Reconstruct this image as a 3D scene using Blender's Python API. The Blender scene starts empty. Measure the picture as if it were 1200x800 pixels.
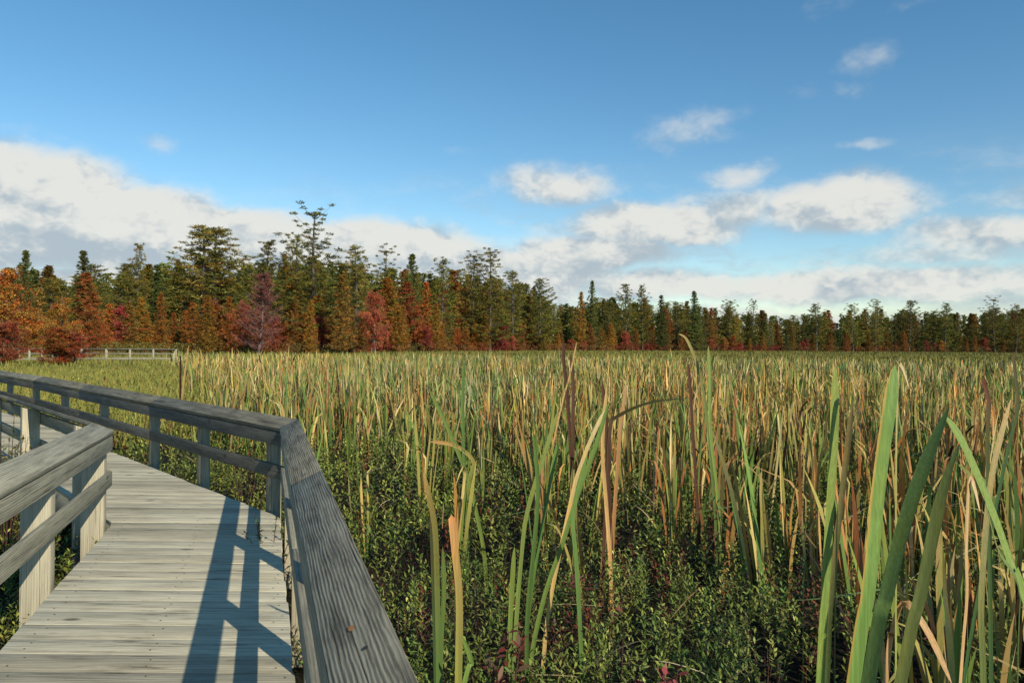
import bpy, math, random
import numpy as np
from math import radians, sin, cos, pi
random.seed(7)
rng = np.random.default_rng(11)
sc = bpy.context.scene
COL = sc.collection

# ------------------------------------------------------------------ camera
H = 1.65                      # eye above the deck (deck top is z = 0)
cam_d = bpy.data.cameras.new('camera')
cam = bpy.data.objects.new('camera', cam_d)
COL.objects.link(cam)
cam_d.sensor_width = 36.0
cam_d.lens = 27.0
cam_d.clip_start = 0.05
cam_d.clip_end = 20000
cam.location = (0, 0, H)
import mathutils
_pitch = math.atan(4.0 / 900.0)
_roll = math.atan(0.009)
cam.rotation_euler = (mathutils.Matrix.Rotation(radians(90) + _pitch, 3, 'X') @ mathutils.Matrix.Rotation(_roll, 3, 'Z')).to_euler()
sc.camera = cam

# ------------------------------------------------------------------ world
SUN_EL = radians(31.0)
SH = np.array([-0.64, 0.77]); SH /= np.linalg.norm(SH)        # direction in which shadows fall
TO_SUN = mathutils.Vector((-SH[0] * cos(SUN_EL), -SH[1] * cos(SUN_EL), sin(SUN_EL)))
world = bpy.data.worlds.new('World'); sc.world = world
world.use_nodes = True
wt = world.node_tree
for n in list(wt.nodes): wt.nodes.remove(n)


class G:
    """tiny helper to write node graphs"""
    def __init__(s, t): s.t = t
    def n(s, kind, **kw):
        x = s.t.nodes.new(kind)
        for k, v in kw.items(): setattr(x, k, v)
        return x
    def inp(s, sock, v):
        if v is None: return
        if isinstance(v, bpy.types.NodeSocket): s.t.links.new(v, sock)
        else: sock.default_value = v
    def m(s, op, a, b=None, c=None, clamp=False):
        x = s.n('ShaderNodeMath', operation=op, use_clamp=clamp)
        s.inp(x.inputs[0], a); s.inp(x.inputs[1], b); s.inp(x.inputs[2], c)
        return x.outputs[0]
    def v(s, op, a, b=None, out=0):
        x = s.n('ShaderNodeVectorMath', operation=op)
        s.inp(x.inputs[0], a); s.inp(x.inputs[1], b)
        return x.outputs[out]
    def xyz(s, a, b, c=0.0):
        x = s.n('ShaderNodeCombineXYZ'); s.inp(x.inputs[0], a); s.inp(x.inputs[1], b); s.inp(x.inputs[2], c)
        return x.outputs[0]
    def noise(s, vec, scale, detail=4, rough=0.55, dist=0.0, out=0):
        x = s.n('ShaderNodeTexNoise'); s.inp(x.inputs['Vector'], vec)
        x.inputs['Scale'].default_value = scale; x.inputs['Detail'].default_value = detail
        x.inputs['Roughness'].default_value = rough; x.inputs['Distortion'].default_value = dist
        return x.outputs[out]
    def ramp(s, val, a, b, lo=0.0, hi=1.0, kind='SMOOTHSTEP'):
        x = s.n('ShaderNodeMapRange', interpolation_type=kind)
        s.inp(x.inputs[0], val); x.inputs[1].default_value = a; x.inputs[2].default_value = b
        x.inputs[3].default_value = lo; x.inputs[4].default_value = hi
        return x.outputs[0]
    def mix(s, f, a, b, mode='MIX'):
        x = s.n('ShaderNodeMix', data_type='RGBA', blend_type=mode)
        s.inp(x.inputs['Factor'], f); s.inp(x.inputs[6], a); s.inp(x.inputs[7], b)
        return x.outputs[2]


g = G(wt)
sky = g.n('ShaderNodeTexSky', sky_type='NISHITA')
sky.sun_disc = False
sky.sun_elevation = SUN_EL
sky.sun_rotation = math.atan2(TO_SUN.x, TO_SUN.y)
sky.air_density = 1.0; sky.dust_density = 0.0; sky.ozone_density = 1.6
tc = g.n('ShaderNodeTexCoord')
sep = g.n('ShaderNodeSeparateXYZ'); wt.links.new(tc.outputs['Generated'], sep.inputs[0])
az = g.m('ARCTAN2', sep.outputs[0], sep.outputs[1])
el = g.m('ARCSINE', sep.outputs[2])
P = g.xyz(az, el, 0.0)                               # azimuth, elevation in radians
warp = g.noise(g.v('MULTIPLY', P, (1, 1.5, 1)), 7.0, 5, 0.6, out=1)
wv = g.v('MULTIPLY', g.v('SUBTRACT', warp, (0.5, 0.5, 0.5)), (0.11, 0.055, 0.0))
Pw = g.v('ADD', P, wv)


def AE(px, py):
    a = math.atan((px - 600) / 900.0)
    hor = 404 + (px - 600) * 0.009
    return a, math.atan((hor - py) / 900.0 * cos(a))


# banks of cumulus: centre, half-width, half-height (in degrees of arc of the sky), weight
BL = [(20, 240, 160, 72, 1.2), (130, 265, 160, 62, 1.2), (-120, 250, 160, 95, 1.2), (270, 292, 180, 52, 1.15), (430, 300, 200, 50, 1.1), (600, 325, 190, 46, 1.0),
      (120, 340, 300, 42, .9), (560, 292, 60, 24, .6),
      (650, 218, 100, 34, .76), (770, 262, 140, 38, 1.0), (690, 298, 130, 34, .95), (985, 243, 115, 38, .95), (870, 245, 95, 34, .75),
      (805, 150, 80, 32, .52), (870, 130, 22, 24, .3), (865, 203, 50, 20, .62), (1005, 62, 52, 26, .38), (990, 100, 32, 14, .34), (1020, 173, 44, 10, .42),
      (925, 105, 36, 18, .3), (960, 5, 60, 20, .3), (1080, 0, 60, 16, .3), (185, 162, 34, 16, .5), (540, 178, 34, 10, .3),
      (1170, 275, 130, 32, .75), (1110, 300, 130, 20, .6), (1000, 335, 300, 24, .85), (780, 335, 220, 26, .8), (1250, 345, 150, 36, .75), (900, 372, 400, 18, .6),
      (1500, 300, 200, 70, .7), (-500, 300, 260, 110, .9)]


def field(pv):
    acc = None
    for (x, y, rx, ry, w) in BL:
        a, e = AE(x, y)
        q = g.v('MULTIPLY', g.v('SUBTRACT', pv, (a, e, 0)), (900.0 / rx * 1.0, 900.0 / ry, 0))
        L = g.v('LENGTH', q, out=1)
        b = g.ramp(L, 0.15, 1.45, w, 0.0)
        acc = b if acc is None else g.m('MAXIMUM', acc, b)
    return acc


def puff(pv, scale):
    x = g.n('ShaderNodeTexVoronoi', feature='F1')
    g.inp(x.inputs['Vector'], g.v('MULTIPLY', pv, (1, 1.55, 1)))
    x.inputs['Scale'].default_value = scale; x.inputs['Detail'].default_value = 3.0; x.inputs['Roughness'].default_value = 0.62
    x.inputs['Lacunarity'].default_value = 2.3; x.normalize = True
    return g.m('SUBTRACT', 1.0, x.outputs['Distance'])


Pd = g.v('ADD', P, g.v('MULTIPLY', g.v('SUBTRACT', g.noise(P, 22.0, 5, 0.6, out=1), (.5, .5, .5)), (0.030, 0.020, 0)))
pf = puff(Pd, 11.0)
ns = g.m('ADD', g.m('MULTIPLY', g.noise(g.v('MULTIPLY', P, (1, 1.7, 1)), 13.0, 9, 0.60), 0.55), g.m('MULTIPLY', g.m('SUBTRACT', pf, 0.24), 0.55))
fd = field(Pw)
dens = g.m('ADD', fd, g.m('MULTIPLY', g.m('SUBTRACT', ns, 0.5), 1.25))
cover = g.ramp(dens, 0.22, 0.80)
cover = g.m('MULTIPLY', cover, g.ramp(fd, 0.02, 0.85, 0.22, 1.0))
wn = g.noise(g.v('MULTIPLY', Pw, (1, 3.2, 1)), 6.0, 8, 0.62)
veil = g.m('MULTIPLY', g.ramp(wn, 0.44, 0.72, 0, .85), g.m('MULTIPLY', g.ramp(el, 0.26, 0.10), g.m('MULTIPLY', g.ramp(az, -0.35, 0.05, .25, 1), g.ramp(az, 0.75, 1.0, 1, 0))))
cover = g.m('MULTIPLY', g.m('MAXIMUM', cover, veil), 0.97)
# relief: compare billows with a sample taken towards the sun (up and to the right)
rel = g.m('SUBTRACT', pf, puff(g.v('ADD', Pd, (0.010, 0.017, 0)), 11.0))
fup = field(g.v('ADD', Pw, (0.006, 0.030, 0)))
edge = g.m('SUBTRACT', fd, fup)
lit = g.ramp(g.m('ADD', g.m('ADD', g.m('MULTIPLY', rel, 3.0), g.m('MULTIPLY', edge, 0.62)), g.m('MULTIPLY', g.noise(g.v('MULTIPLY', P, (1, 2.2, 1)), 5.0, 5), 0.55)), -0.06, 0.66)
ccol = g.mix(lit, (0.47, 0.555, 0.62, 1), (0.86, 0.86, 0.81, 1))
skyc = g.n('ShaderNodeHueSaturation')
skyc.inputs['Saturation'].default_value = 1.27; skyc.inputs['Hue'].default_value = 0.492
wt.links.new(sky.outputs[0], skyc.inputs['Color'])
b1 = g.n('ShaderNodeBackground'); wt.links.new(skyc.outputs[0], b1.inputs[0]); b1.inputs[1].default_value = 0.134
b2 = g.n('ShaderNodeBackground'); wt.links.new(ccol, b2.inputs[0]); b2.inputs[1].default_value = 0.92
mx = g.n('ShaderNodeMixShader'); wt.links.new(cover, mx.inputs[0]); wt.links.new(b1.outputs[0], mx.inputs[1]); wt.links.new(b2.outputs[0], mx.inputs[2])
wo = g.n('ShaderNodeOutputWorld'); wt.links.new(mx.outputs[0], wo.inputs[0])
world.cycles.sampling_method = 'MANUAL'; world.cycles.sample_map_resolution = 512

# ------------------------------------------------------------------ sun, exposure
sun_d = bpy.data.lights.new('sun', 'SUN'); sun_d.energy = 5.0; sun_d.angle = radians(0.5); sun_d.color = (1.0, 0.89, 0.70)
sun = bpy.data.objects.new('sun', sun_d); COL.objects.link(sun)
sun.rotation_euler = TO_SUN.to_track_quat('Z', 'Y').to_euler(); sun.location = (30, -40, 40)
sc.view_settings.view_transform = 'Standard'; sc.view_settings.look = 'None'
sc.view_settings.exposure = 0.0; sc.view_settings.gamma = 1.0; sc.view_settings.use_curve_mapping = False
sc.cycles.max_bounces = 4; sc.cycles.diffuse_bounces = 2; sc.cycles.transparent_max_bounces = 4


# ------------------------------------------------------------------ materials
def new_mat(name):
    m = bpy.data.materials.new(name); m.use_nodes = True
    t = m.node_tree
    for n in list(t.nodes): t.nodes.remove(n)
    return m, G(t)


def out(gr, sh):
    o = gr.n('ShaderNodeOutputMaterial'); gr.t.links.new(sh, o.inputs[0])


def leaf_mat(name, rough=0.5, trans=0.25, spec=0.3, rnd=0.25, hue=0.03, noise_scale=0.0, vein=False):
    m, gr = new_mat(name)
    at = gr.n('ShaderNodeAttribute', attribute_name='Col')
    oi = gr.n('ShaderNodeObjectInfo')
    hs = gr.n('ShaderNodeHueSaturation')
    gr.inp(hs.inputs['Color'], at.outputs['Color'])
    gr.inp(hs.inputs['Value'], gr.ramp(oi.outputs['Random'], 0, 1, 1 - rnd, 1 + rnd, 'LINEAR'))
    r2 = gr.m('FRACT', gr.m('MULTIPLY', oi.outputs['Random'], 37.7))
    gr.inp(hs.inputs['Hue'], gr.ramp(r2, 0, 1, 0.5 - hue, 0.5 + hue, 'LINEAR'))
    col = hs.outputs[0]
    if noise_scale:
        geo = gr.n('ShaderNodeNewGeometry')
        nz = gr.noise(geo.outputs['Position'], noise_scale, 3)
        col = gr.mix(1.0, col, gr.mix(nz, (0.72, 0.72, 0.72, 1), (1.25, 1.25, 1.25, 1)), 'MULTIPLY')
    if vein:      # long veins, blotches and brown flecks
        geo = gr.n('ShaderNodeNewGeometry'); Pp = geo.outputs['Position']
        v1 = gr.noise(gr.v('MULTIPLY', Pp, (420, 420, 1.2)), 1.0, 2)
        v2 = gr.noise(gr.v('MULTIPLY', Pp, (22, 22, 4)), 1.0, 3, 0.55)
        v3 = gr.noise(gr.v('MULTIPLY', Pp, (160, 160, 45)), 1.0, 3, 0.6)
        col = gr.mix(1.0, col, gr.mix(gr.ramp(v1, .35, .65), (0.84, 0.85, 0.78, 1), (1.1, 1.1, 1.08, 1)), 'MULTIPLY')
        col = gr.mix(gr.ramp(v2, .50, .78, 0, .55), col, gr.mix(1.0, col, (1.35, 1.0, 0.55, 1), 'MULTIPLY'))
        col = gr.mix(gr.ramp(v3, .70, .75, 0, .6), col, (0.09, 0.055, 0.025, 1))
    p = gr.n('ShaderNodeBsdfPrincipled'); gr.inp(p.inputs['Base Color'], col)
    p.inputs['Roughness'].default_value = rough; p.inputs['Specular IOR Level'].default_value = spec
    tr = gr.n('ShaderNodeBsdfTranslucent'); gr.inp(tr.inputs[0], col)
    mx = gr.n('ShaderNodeMixShader'); mx.inputs[0].default_value = trans
    gr.t.links.new(p.outputs[0], mx.inputs[1]); gr.t.links.new(tr.outputs[0], mx.inputs[2])
    out(gr, mx.outputs[0])
    return m


def wood_mat(name, dark, light, stain=(0.10, 0.09, 0.07), contrast=1.0, grain=1.0, bump=0.5, streak=0.35, rings=0.12, warp=0.02):
    m, gr = new_mat(name)
    uv = gr.n('ShaderNodeUVMap'); uv.uv_map = 'UVMap'
    at = gr.n('ShaderNodeAttribute', attribute_name='Col')
    V = uv.outputs[0]
    wob = gr.noise(gr.v('MULTIPLY', V, (0.9, 5, 1)), 1.6, 3, 0.5, out=1)
    Vw = gr.v('ADD', V, gr.v('MULTIPLY', gr.v('SUBTRACT', wob, (.5, .5, .5)), (0.0, warp, 0)))
    # growth rings run along the board
    fine = gr.noise(gr.v('MULTIPLY', Vw, (2.6, 75 * grain, 1)), 1.0, 5, 0.65)
    sepv = gr.n('ShaderNodeSeparateXYZ'); gr.inp(sepv.inputs[0], Vw)
    ring = gr.n('ShaderNodeTexWave', wave_type='BANDS', bands_direction='Y')
    gr.inp(ring.inputs['Vector'], gr.v('MULTIPLY', Vw, (0.25, 1, 1)))
    ring.inputs['Scale'].default_value = 20 * grain; ring.inputs['Distortion'].default_value = 3.2
    ring.inputs['Detail'].default_value = 2; ring.inputs['Detail Scale'].default_value = 0.7
    broad = gr.noise(gr.v('MULTIPLY', Vw, (1.1, 14, 1)), 1.0, 6, 0.68)
    blot = gr.noise(gr.v('MULTIPLY', V, (3.0, 7, 1)), 1.2, 4, 0.6)
    f = gr.m('ADD', gr.m('MULTIPLY', fine, 0.50), gr.m('ADD', gr.m('MULTIPLY', gr.m('MULTIPLY', ring.outputs['Fac'], gr.ramp(blot, .35, .65, .2, 1.6)), rings), gr.m('MULTIPLY', broad, 0.55 - rings * .5)))
    f = gr.ramp(f, 0.53 - 0.20 / contrast, 0.53 + 0.20 / contrast)
    c = gr.mix(f, dark + (1,), light + (1,))
    # cracks and checks: thin, long, dark
    ck = gr.noise(gr.v('MULTIPLY', Vw, (1.1, 75 * grain, 1)), 1.0, 2, 0.5)
    ck = gr.ramp(ck, 0.27, 0.37, 1.0, 0.0)
    c = gr.mix(gr.m('MULTIPLY', ck, 0.85), c, (0.02, 0.018, 0.015, 1))
    # stained streaks and blotches with shapes of their own
    st = gr.ramp(gr.noise(gr.v('MULTIPLY', V, (1.7, 14, 1)), 1.0, 5, 0.65), 0.55, 0.70)
    c = gr.mix(gr.m('MULTIPLY', st, streak), c, stain + (1,))
    # knots
    vo = gr.n('ShaderNodeTexVoronoi', feature='F1'); gr.inp(vo.inputs['Vector'], gr.v('MULTIPLY', V, (1.6, 3.4, 1))); vo.inputs['Scale'].default_value = 1.0
    kn = gr.ramp(vo.outputs['Distance'], 0.045, 0.11, 1.0, 0.0)
    c = gr.mix(gr.m('MULTIPLY', kn, 0.7), c, (0.05, 0.042, 0.034, 1))
    c = gr.mix(gr.ramp(blot, 0.35, 0.7, 0.0, 0.35), c, gr.mix(1.0, c, (0.6, 0.62, 0.6, 1), 'MULTIPLY'))
    c = gr.mix(1.0, c, at.outputs['Color'], 'MULTIPLY')
    p = gr.n('ShaderNodeBsdfPrincipled'); gr.inp(p.inputs['Base Color'], c)
    p.inputs['Roughness'].default_value = 0.85; p.inputs['Specular IOR Level'].default_value = 0.2
    bp = gr.n('ShaderNodeBump'); bp.inputs['Strength'].default_value = bump; bp.inputs['Distance'].default_value = 0.004
    gr.inp(bp.inputs['Height'], gr.m('SUBTRACT', gr.m('ADD', fine, gr.m('MULTIPLY', ring.outputs['Fac'], rings * 4)), gr.m('MULTIPLY', ck, 1.5)))
    gr.inp(p.inputs['Normal'], bp.outputs[0])
    out(gr, p.outputs[0])
    return m


def plain_mat(name, col, rough=0.8):
    m, gr = new_mat(name)
    p = gr.n('ShaderNodeBsdfPrincipled')
    geo = gr.n('ShaderNodeNewGeometry')
    nz = gr.noise(geo.outputs['Position'], 40, 3)
    gr.inp(p.inputs['Base Color'], gr.mix(nz, tuple(0.7 * x for x in col) + (1,), tuple(1.3 * x for x in col) + (1,)))
    p.inputs['Roughness'].default_value = rough
    out(gr, p.outputs[0]); return m


M_DECK = wood_mat('weathered deck boards', (0.29, 0.265, 0.19), (0.68, 0.625, 0.46), stain=(0.13, 0.105, 0.07), contrast=1.1, grain=0.8, bump=0.35, streak=0.75)
M_RAIL = wood_mat('dark weathered rail wood', (0.050, 0.046, 0.035), (0.33, 0.31, 0.23), stain=(0.05, 0.045, 0.04), contrast=1.05, grain=1.3, bump=0.8, streak=0.5, rings=0.13, warp=0.026)
M_RAIL2 = wood_mat('grey rail board', (0.15, 0.14, 0.105), (0.42, 0.395, 0.29), stain=(0.07, 0.07, 0.06), contrast=1.0, bump=0.4)
M_SIDE_SHADED = wood_mat('side board with painted shade', (0.050, 0.050, 0.044), (0.20, 0.195, 0.165), stain=(0.03, 0.03, 0.026), contrast=1.0, bump=0.4)  # rail board darkened: shade painted into the wood beyond the right corner
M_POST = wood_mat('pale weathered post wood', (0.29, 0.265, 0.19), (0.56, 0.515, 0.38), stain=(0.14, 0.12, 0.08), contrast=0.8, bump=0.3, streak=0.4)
M_NAIL = plain_mat('rusty nail iron', (0.05, 0.04, 0.035), 0.6)
M_LEAF = leaf_mat('shrub leaves', 0.5, 0.06, 0.18, 0.15, 0.02)
M_BLADE = leaf_mat('cattail blades', 0.5, 0.08, 0.2, 0.16, 0.015, vein=True)
M_SEDGE = leaf_mat('sedge blades', 0.6, 0.08, 0.15, 0.0, 0.0)
M_NEEDLE = leaf_mat('conifer needles', 0.7, 0.10, 0.12, 0.30, 0.022)
M_AUT = leaf_mat('autumn leaves', 0.6, 0.22, 0.2, 0.22, 0.015)
M_BARK = plain_mat('grey brown bark', (0.10, 0.085, 0.07), 0.9)
M_PALEBARK = plain_mat('pale grey bark', (0.25, 0.20, 0.18), 0.9)
M_STEM = plain_mat('reddish twig bark', (0.07, 0.035, 0.025), 0.8)
m, gr = new_mat('dark wet peat')
geo = gr.n('ShaderNodeNewGeometry')
nz = gr.noise(geo.outputs['Position'], 0.9, 8, 0.65)
far = gr.noise(gr.v('MULTIPLY', geo.outputs['Position'], (1, 1, 1)), 0.02, 4)
c = gr.mix(nz, (0.010, 0.010, 0.007, 1), (0.030, 0.026, 0.014, 1))
p = gr.n('ShaderNodeBsdfPrincipled'); gr.inp(p.inputs['Base Color'], c); p.inputs['Roughness'].default_value = 0.85
p.inputs['Specular IOR Level'].default_value = 0.1
bp = gr.n('ShaderNodeBump'); bp.inputs['Strength'].default_value = 1.0; bp.inputs['Distance'].default_value = 0.1
gr.inp(bp.inputs['Height'], nz); gr.inp(p.inputs['Normal'], bp.outputs[0]); out(gr, p.outputs[0])
M_PEAT = m


# ------------------------------------------------------------------ object helpers
def link(o, parent=None):
    COL.objects.link(o)
    if parent is not None: o.parent = parent
    return o


def tag(o, label=None, cat=None, group=None, kind=None):
    if label: o['label'] = label
    if cat: o['category'] = cat
    if group: o['group'] = group
    if kind: o['kind'] = kind
    return o


def empty(name, loc=(0, 0, 0), rz=0.0, parent=None):
    o = bpy.data.objects.new(name, None); o.empty_display_size = 0.2
    o.location = loc; o.rotation_euler = (0, 0, rz)
    return link(o, parent)


def np_mesh(name, v, f, col=None, mats=(), uv=None, midx=None, smooth=False):
    """v (N,3), f (M,k) with one k (3 or 4), col (N,3) per vertex, uv (M*k,2) per corner"""
    me = bpy.data.meshes.new(name)
    v = np.asarray(v, dtype=np.float32); f = np.asarray(f, dtype=np.int32)
    k = f.shape[1]
    me.vertices.add(len(v)); me.vertices.foreach_set('co', v.ravel())
    me.loops.add(f.size); me.loops.foreach_set('vertex_index', f.ravel())
    me.polygons.add(len(f))
    me.polygons.foreach_set('loop_start', np.arange(0, f.size, k, dtype=np.int32))
    me.polygons.foreach_set('loop_total', np.full(len(f), k, dtype=np.int32))
    if smooth: me.polygons.foreach_set('use_smooth', np.ones(len(f), dtype=bool))
    if midx is not None: me.polygons.foreach_set('material_index', np.asarray(midx, dtype=np.int32))
    me.update(calc_edges=True)
    if col is not None:
        a = me.color_attributes.new('Col', 'FLOAT_COLOR', 'POINT')
        c4 = np.ones((len(v), 4), dtype=np.float32); c4[:, :3] = col
        a.data.foreach_set('color', c4.ravel())
    if uv is not None:
        u = me.uv_layers.new(name='UVMap'); u.data.foreach_set('uv', np.asarray(uv, dtype=np.float32).ravel())
    for mm in mats: me.materials.append(mm)
    return me


class Soup:
    """collects pieces into one mesh; everything a quad"""
    def __init__(s): s.v = []; s.f = []; s.c = []; s.n = 0; s.m = []
    def add(s, v, f, c, mi=0):
        s.v.append(v); s.f.append(np.asarray(f) + s.n); s.c.append(np.broadcast_to(c, v.shape)); s.n += len(v); s.m.append(np.full(len(f), mi))
    def mesh(s, name, mats, smooth=False):
        return np_mesh(name, np.vstack(s.v), np.vstack(s.f), np.vstack(s.c), mats, midx=np.concatenate(s.m), smooth=smooth)


def tube(pts, rad, sides=6):
    """quads round a poly-line"""
    pts = np.asarray(pts, float); n = len(pts)
    d = np.gradient(pts, axis=0); d /= np.linalg.norm(d, axis=1)[:, None] + 1e-9
    ref = np.where(np.abs(d[:, 2:3]) > 0.9, np.array([[1., 0, 0]]), np.array([[0., 0, 1]]))
    a = np.cross(d, ref); a /= np.linalg.norm(a, axis=1)[:, None] + 1e-9
    b = np.cross(d, a)
    th = np.arange(sides) / sides * 2 * pi
    r = np.broadcast_to(np.asarray(rad, float), (n,))
    v = pts[:, None, :] + r[:, None, None] * (np.cos(th)[None, :, None] * a[:, None, :] + np.sin(th)[None, :, None] * b[:, None, :])
    i = np.arange(n - 1)[:, None] * sides; j = np.arange(sides)[None, :]; j2 = (j + 1) % sides
    f = np.stack([i + j, i + j2, i + sides + j2, i + sides + j], -1).reshape(-1, 4)
    return v.reshape(-1, 3), f


def blades(base, length, width, az, lean, curve, face, c0, c1, kink_s=None, kink_a=None, S=6, tipk=0.75, cpow=2.0, vfold=0.0, edge=None):
    """ribbons. base (N,3); lean = start angle off vertical; curve = extra angle at the tip; face = direction the flat side looks"""
    N = len(base)
    s = np.linspace(0, 1, S + 1)
    th = lean[:, None] + curve[:, None] * s[None, :] ** 2
    if kink_s is not None: th = th + kink_a[:, None] / (1 + np.exp(-(s[None, :] - kink_s[:, None]) * 60))
    seg = (length / S)[:, None]
    mid = 0.5 * (th[:, 1:] + th[:, :-1])
    r = np.concatenate([np.zeros((N, 1)), np.cumsum(np.sin(mid) * seg, 1)], 1)
    z = np.concatenate([np.zeros((N, 1)), np.cumsum(np.cos(mid) * seg, 1)], 1)
    ctr = np.stack([base[:, None, 0] + r * np.cos(az)[:, None], base[:, None, 1] + r * np.sin(az)[:, None], base[:, None, 2] + z], -1)
    prof = np.minimum(1.0, (1 - s) / (1 - tipk)) ** 0.8 * (0.75 + 0.25 * np.minimum(1, s * 4))
    prof = np.maximum(prof, 0.04)
    w = width[:, None] * prof[None, :] * 0.5
    tw = face[:, None] + s[None, :] * 0.8 * np.sin(face * 7.0)[:, None]
    side = np.stack([np.cos(tw), np.sin(tw), np.zeros_like(tw)], -1)
    L = ctr - side * w[..., None]; R = ctr + side * w[..., None]
    t = (s[None, :] ** cpow)[..., None] * np.ones((N, 1, 1))
    col = c0[:, None, :] * (1 - t) + c1[:, None, :] * t
    v = np.stack([L, R], 2).reshape(-1, 3)
    cc = np.stack([col, col], 2).reshape(-1, 3)
    i = (np.arange(N)[:, None] * (S + 1) + np.arange(S)[None, :]).reshape(-1) * 2
    f = np.stack([i, i + 1, i + 3, i + 2], -1)
    return v, f, cc


# ------------------------------------------------------------------ boardwalk lines (metres)
R1 = np.array([-2.20, 7.30]); L1 = np.array([-3.60, 6.97])
DN = np.array([-0.3236, 1.0]); DN /= np.linalg.norm(DN)
DL = np.array([-0.312, 1.0]); DL /= np.linalg.norm(DL)
DF = np.array([-0.67, 0.742]); DF /= np.linalg.norm(DF)
DF2 = np.array([-0.70, 0.714]); DF2 /= np.linalg.norm(DF2)
RN0 = R1 - DN * 9.2; LN0 = L1 - DL * 8.9
R2 = R1 + DF * 11.2; L2 = L1 + DF * 11.0
R3 = R2 + DF2 * 16.0; L3 = L2 + DF2 * 16.0


def on_deck(x, y, m=0.0):
    """True where a point lies on the boardwalk, widened by m"""
    x = np.asarray(x); y = np.asarray(y)
    xr = np.interp(y, [RN0[1], R1[1], R2[1], R3[1]], [RN0[0], R1[0], R2[0], R3[0]]) + m * 1.2
    xl = np.interp(y, [LN0[1], L1[1], L2[1], L3[1]], [LN0[0], L1[0], L2[0], L3[0]]) - m * 1.2
    return (x > xl) & (x < xr) & (y < R3[1]) & (y > -2.5)


class Boards:
    """boxes with grain UVs running along their length"""
    def __init__(s): s.v = []; s.f = []; s.uv = []; s.c = []; s.n = 0
    def hexa(s, q, u_axis, v_axis, tint):
        """q: 8 corners (4 bottom then 4 top, counter-clockwise); tint rgb"""
        q = np.asarray(q, float)
        F = [(3, 2, 1, 0), (4, 5, 6, 7), (0, 1, 5, 4), (1, 2, 6, 5), (2, 3, 7, 6), (3, 0, 4, 7)]
        off = np.array([random.uniform(0, 90), random.uniform(0, 90)])
        for k, f in enumerate(F):
            P_ = q[list(f)]
            e = P_ - q[0]
            u = e @ u_axis
            nrm = np.cross(P_[1] - P_[0], P_[2] - P_[0]); nrm /= np.linalg.norm(nrm) + 1e-9
            if abs(nrm @ u_axis) > 0.8:   # end grain
                w = np.cross(u_axis, v_axis)
                uvv = np.stack([e @ w * 0.3, e @ v_axis], -1)
            elif abs(nrm @ v_axis) > 0.6:
                uvv = np.stack([u, e @ np.cross(u_axis, v_axis) + 0.37], -1)
            else:
                uvv = np.stack([u, e @ v_axis], -1)
            s.uv.append(uvv + off); s.f.append(np.arange(4) + s.n); s.v.append(P_); s.c.append(np.tile(tint, (4, 1))); s.n += 4
    def beam(s, a, b, out2, o0, o1, z0, z1, tint, za=None):
        """board from 2-D point a to b; out2 = outward unit; o0..o1 across, z0..z1 up. a/b may be pairs (inner, outer) for mitres"""
        a = np.asarray(a, float); b = np.asarray(b, float)
        if a.ndim == 1: a = np.stack([a + out2 * o0, a + out2 * o1])
        if b.ndim == 1: b = np.stack([b + out2 * o0, b + out2 * o1])
        dz = za or (0, 0)
        q = [(*a[0], z0 + dz[0]), (*b[0], z0 + dz[1]), (*b[1], z0 + dz[1]), (*a[1], z0 + dz[0]), (*a[0], z1 + dz[0]), (*b[0], z1 + dz[1]), (*b[1], z1 + dz[1]), (*a[1], z1 + dz[0])]
        q = np.array(q)
        u = q[1] - q[0]; u[2] = 0; u /= np.linalg.norm(u)
        n3 = np.array([out2[0], out2[1], 0.0])
        s.hexa(q, u, n3 if (o1 - o0) > (z1 - z0) else np.array([0, 0, 1.0]), tint)
    def mesh(s, name, mat):
        me = np_mesh(name, np.vstack(s.v), np.vstack(s.f), np.vstack(s.c), [mat], uv=np.vstack(s.uv))
        return me
    def obj(s, name, mat, parent=None, bevel=0.004):
        me = s.mesh(name, mat)
        import bmesh
        bm = bmesh.new(); bm.from_mesh(me)
        bmesh.ops.remove_doubles(bm, verts=bm.verts, dist=0.0005)
        bmesh.ops.recalc_face_normals(bm, faces=bm.faces)
        bm.to_mesh(me); bm.free()
        o = bpy.data.objects.new(name, me)
        if bevel:
            md = o.modifiers.new('soft edges', 'BEVEL'); md.width = bevel; md.segments = 2; md.limit_method = 'ANGLE'
        return link(o, parent)


def tint(a=0.85, b=1.12, warm=0.03):
    k = random.uniform(a, b); w = random.uniform(-warm, warm)
    return np.array([k * (1 + w), k, k * (1 - w)])


# ------------------------------------------------------------------ ground
gx = np.concatenate([np.linspace(-2500, -60, 26), np.linspace(-50, 50, 101), np.linspace(60, 2500, 26)])
gy = np.concatenate([np.linspace(-600, -20, 12), np.linspace(-10, 60, 71), np.linspace(70, 450, 60), np.linspace(500, 4000, 16)])
X, Y = np.meshgrid(gx, gy)


def fbm(x, y, s, seed=0):
    r = np.random.default_rng(seed); o = 0; amp = 1.0; tot = 0
    for k in range(4):
        for j in range(3):
            a = r.uniform(0, 2 * pi); ph = r.uniform(0, 2 * pi); q = r.uniform(0.7, 1.3)
            o = o + amp * np.sin((x * cos(a) + y * sin(a)) * s * q * 2 * pi + ph)
        tot += amp * 3; amp *= 0.6; s *= 2.1
    return o / tot * 1.8     # about -1..1


Z = -0.62 + 0.06 * fbm(X, Y, 0.15, 3)
v = np.stack([X, Y, Z], -1).reshape(-1, 3)
ny, nx = X.shape
i = (np.arange(ny - 1)[:, None] * nx + np.arange(nx - 1)[None, :]).reshape(-1)
f = np.stack([i, i + 1, i + nx + 1, i + nx], -1)
o = link(bpy.data.objects.new('ground', np_mesh('ground', v, f, None, [M_PEAT], smooth=True)))
tag(o, kind='structure')

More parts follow.
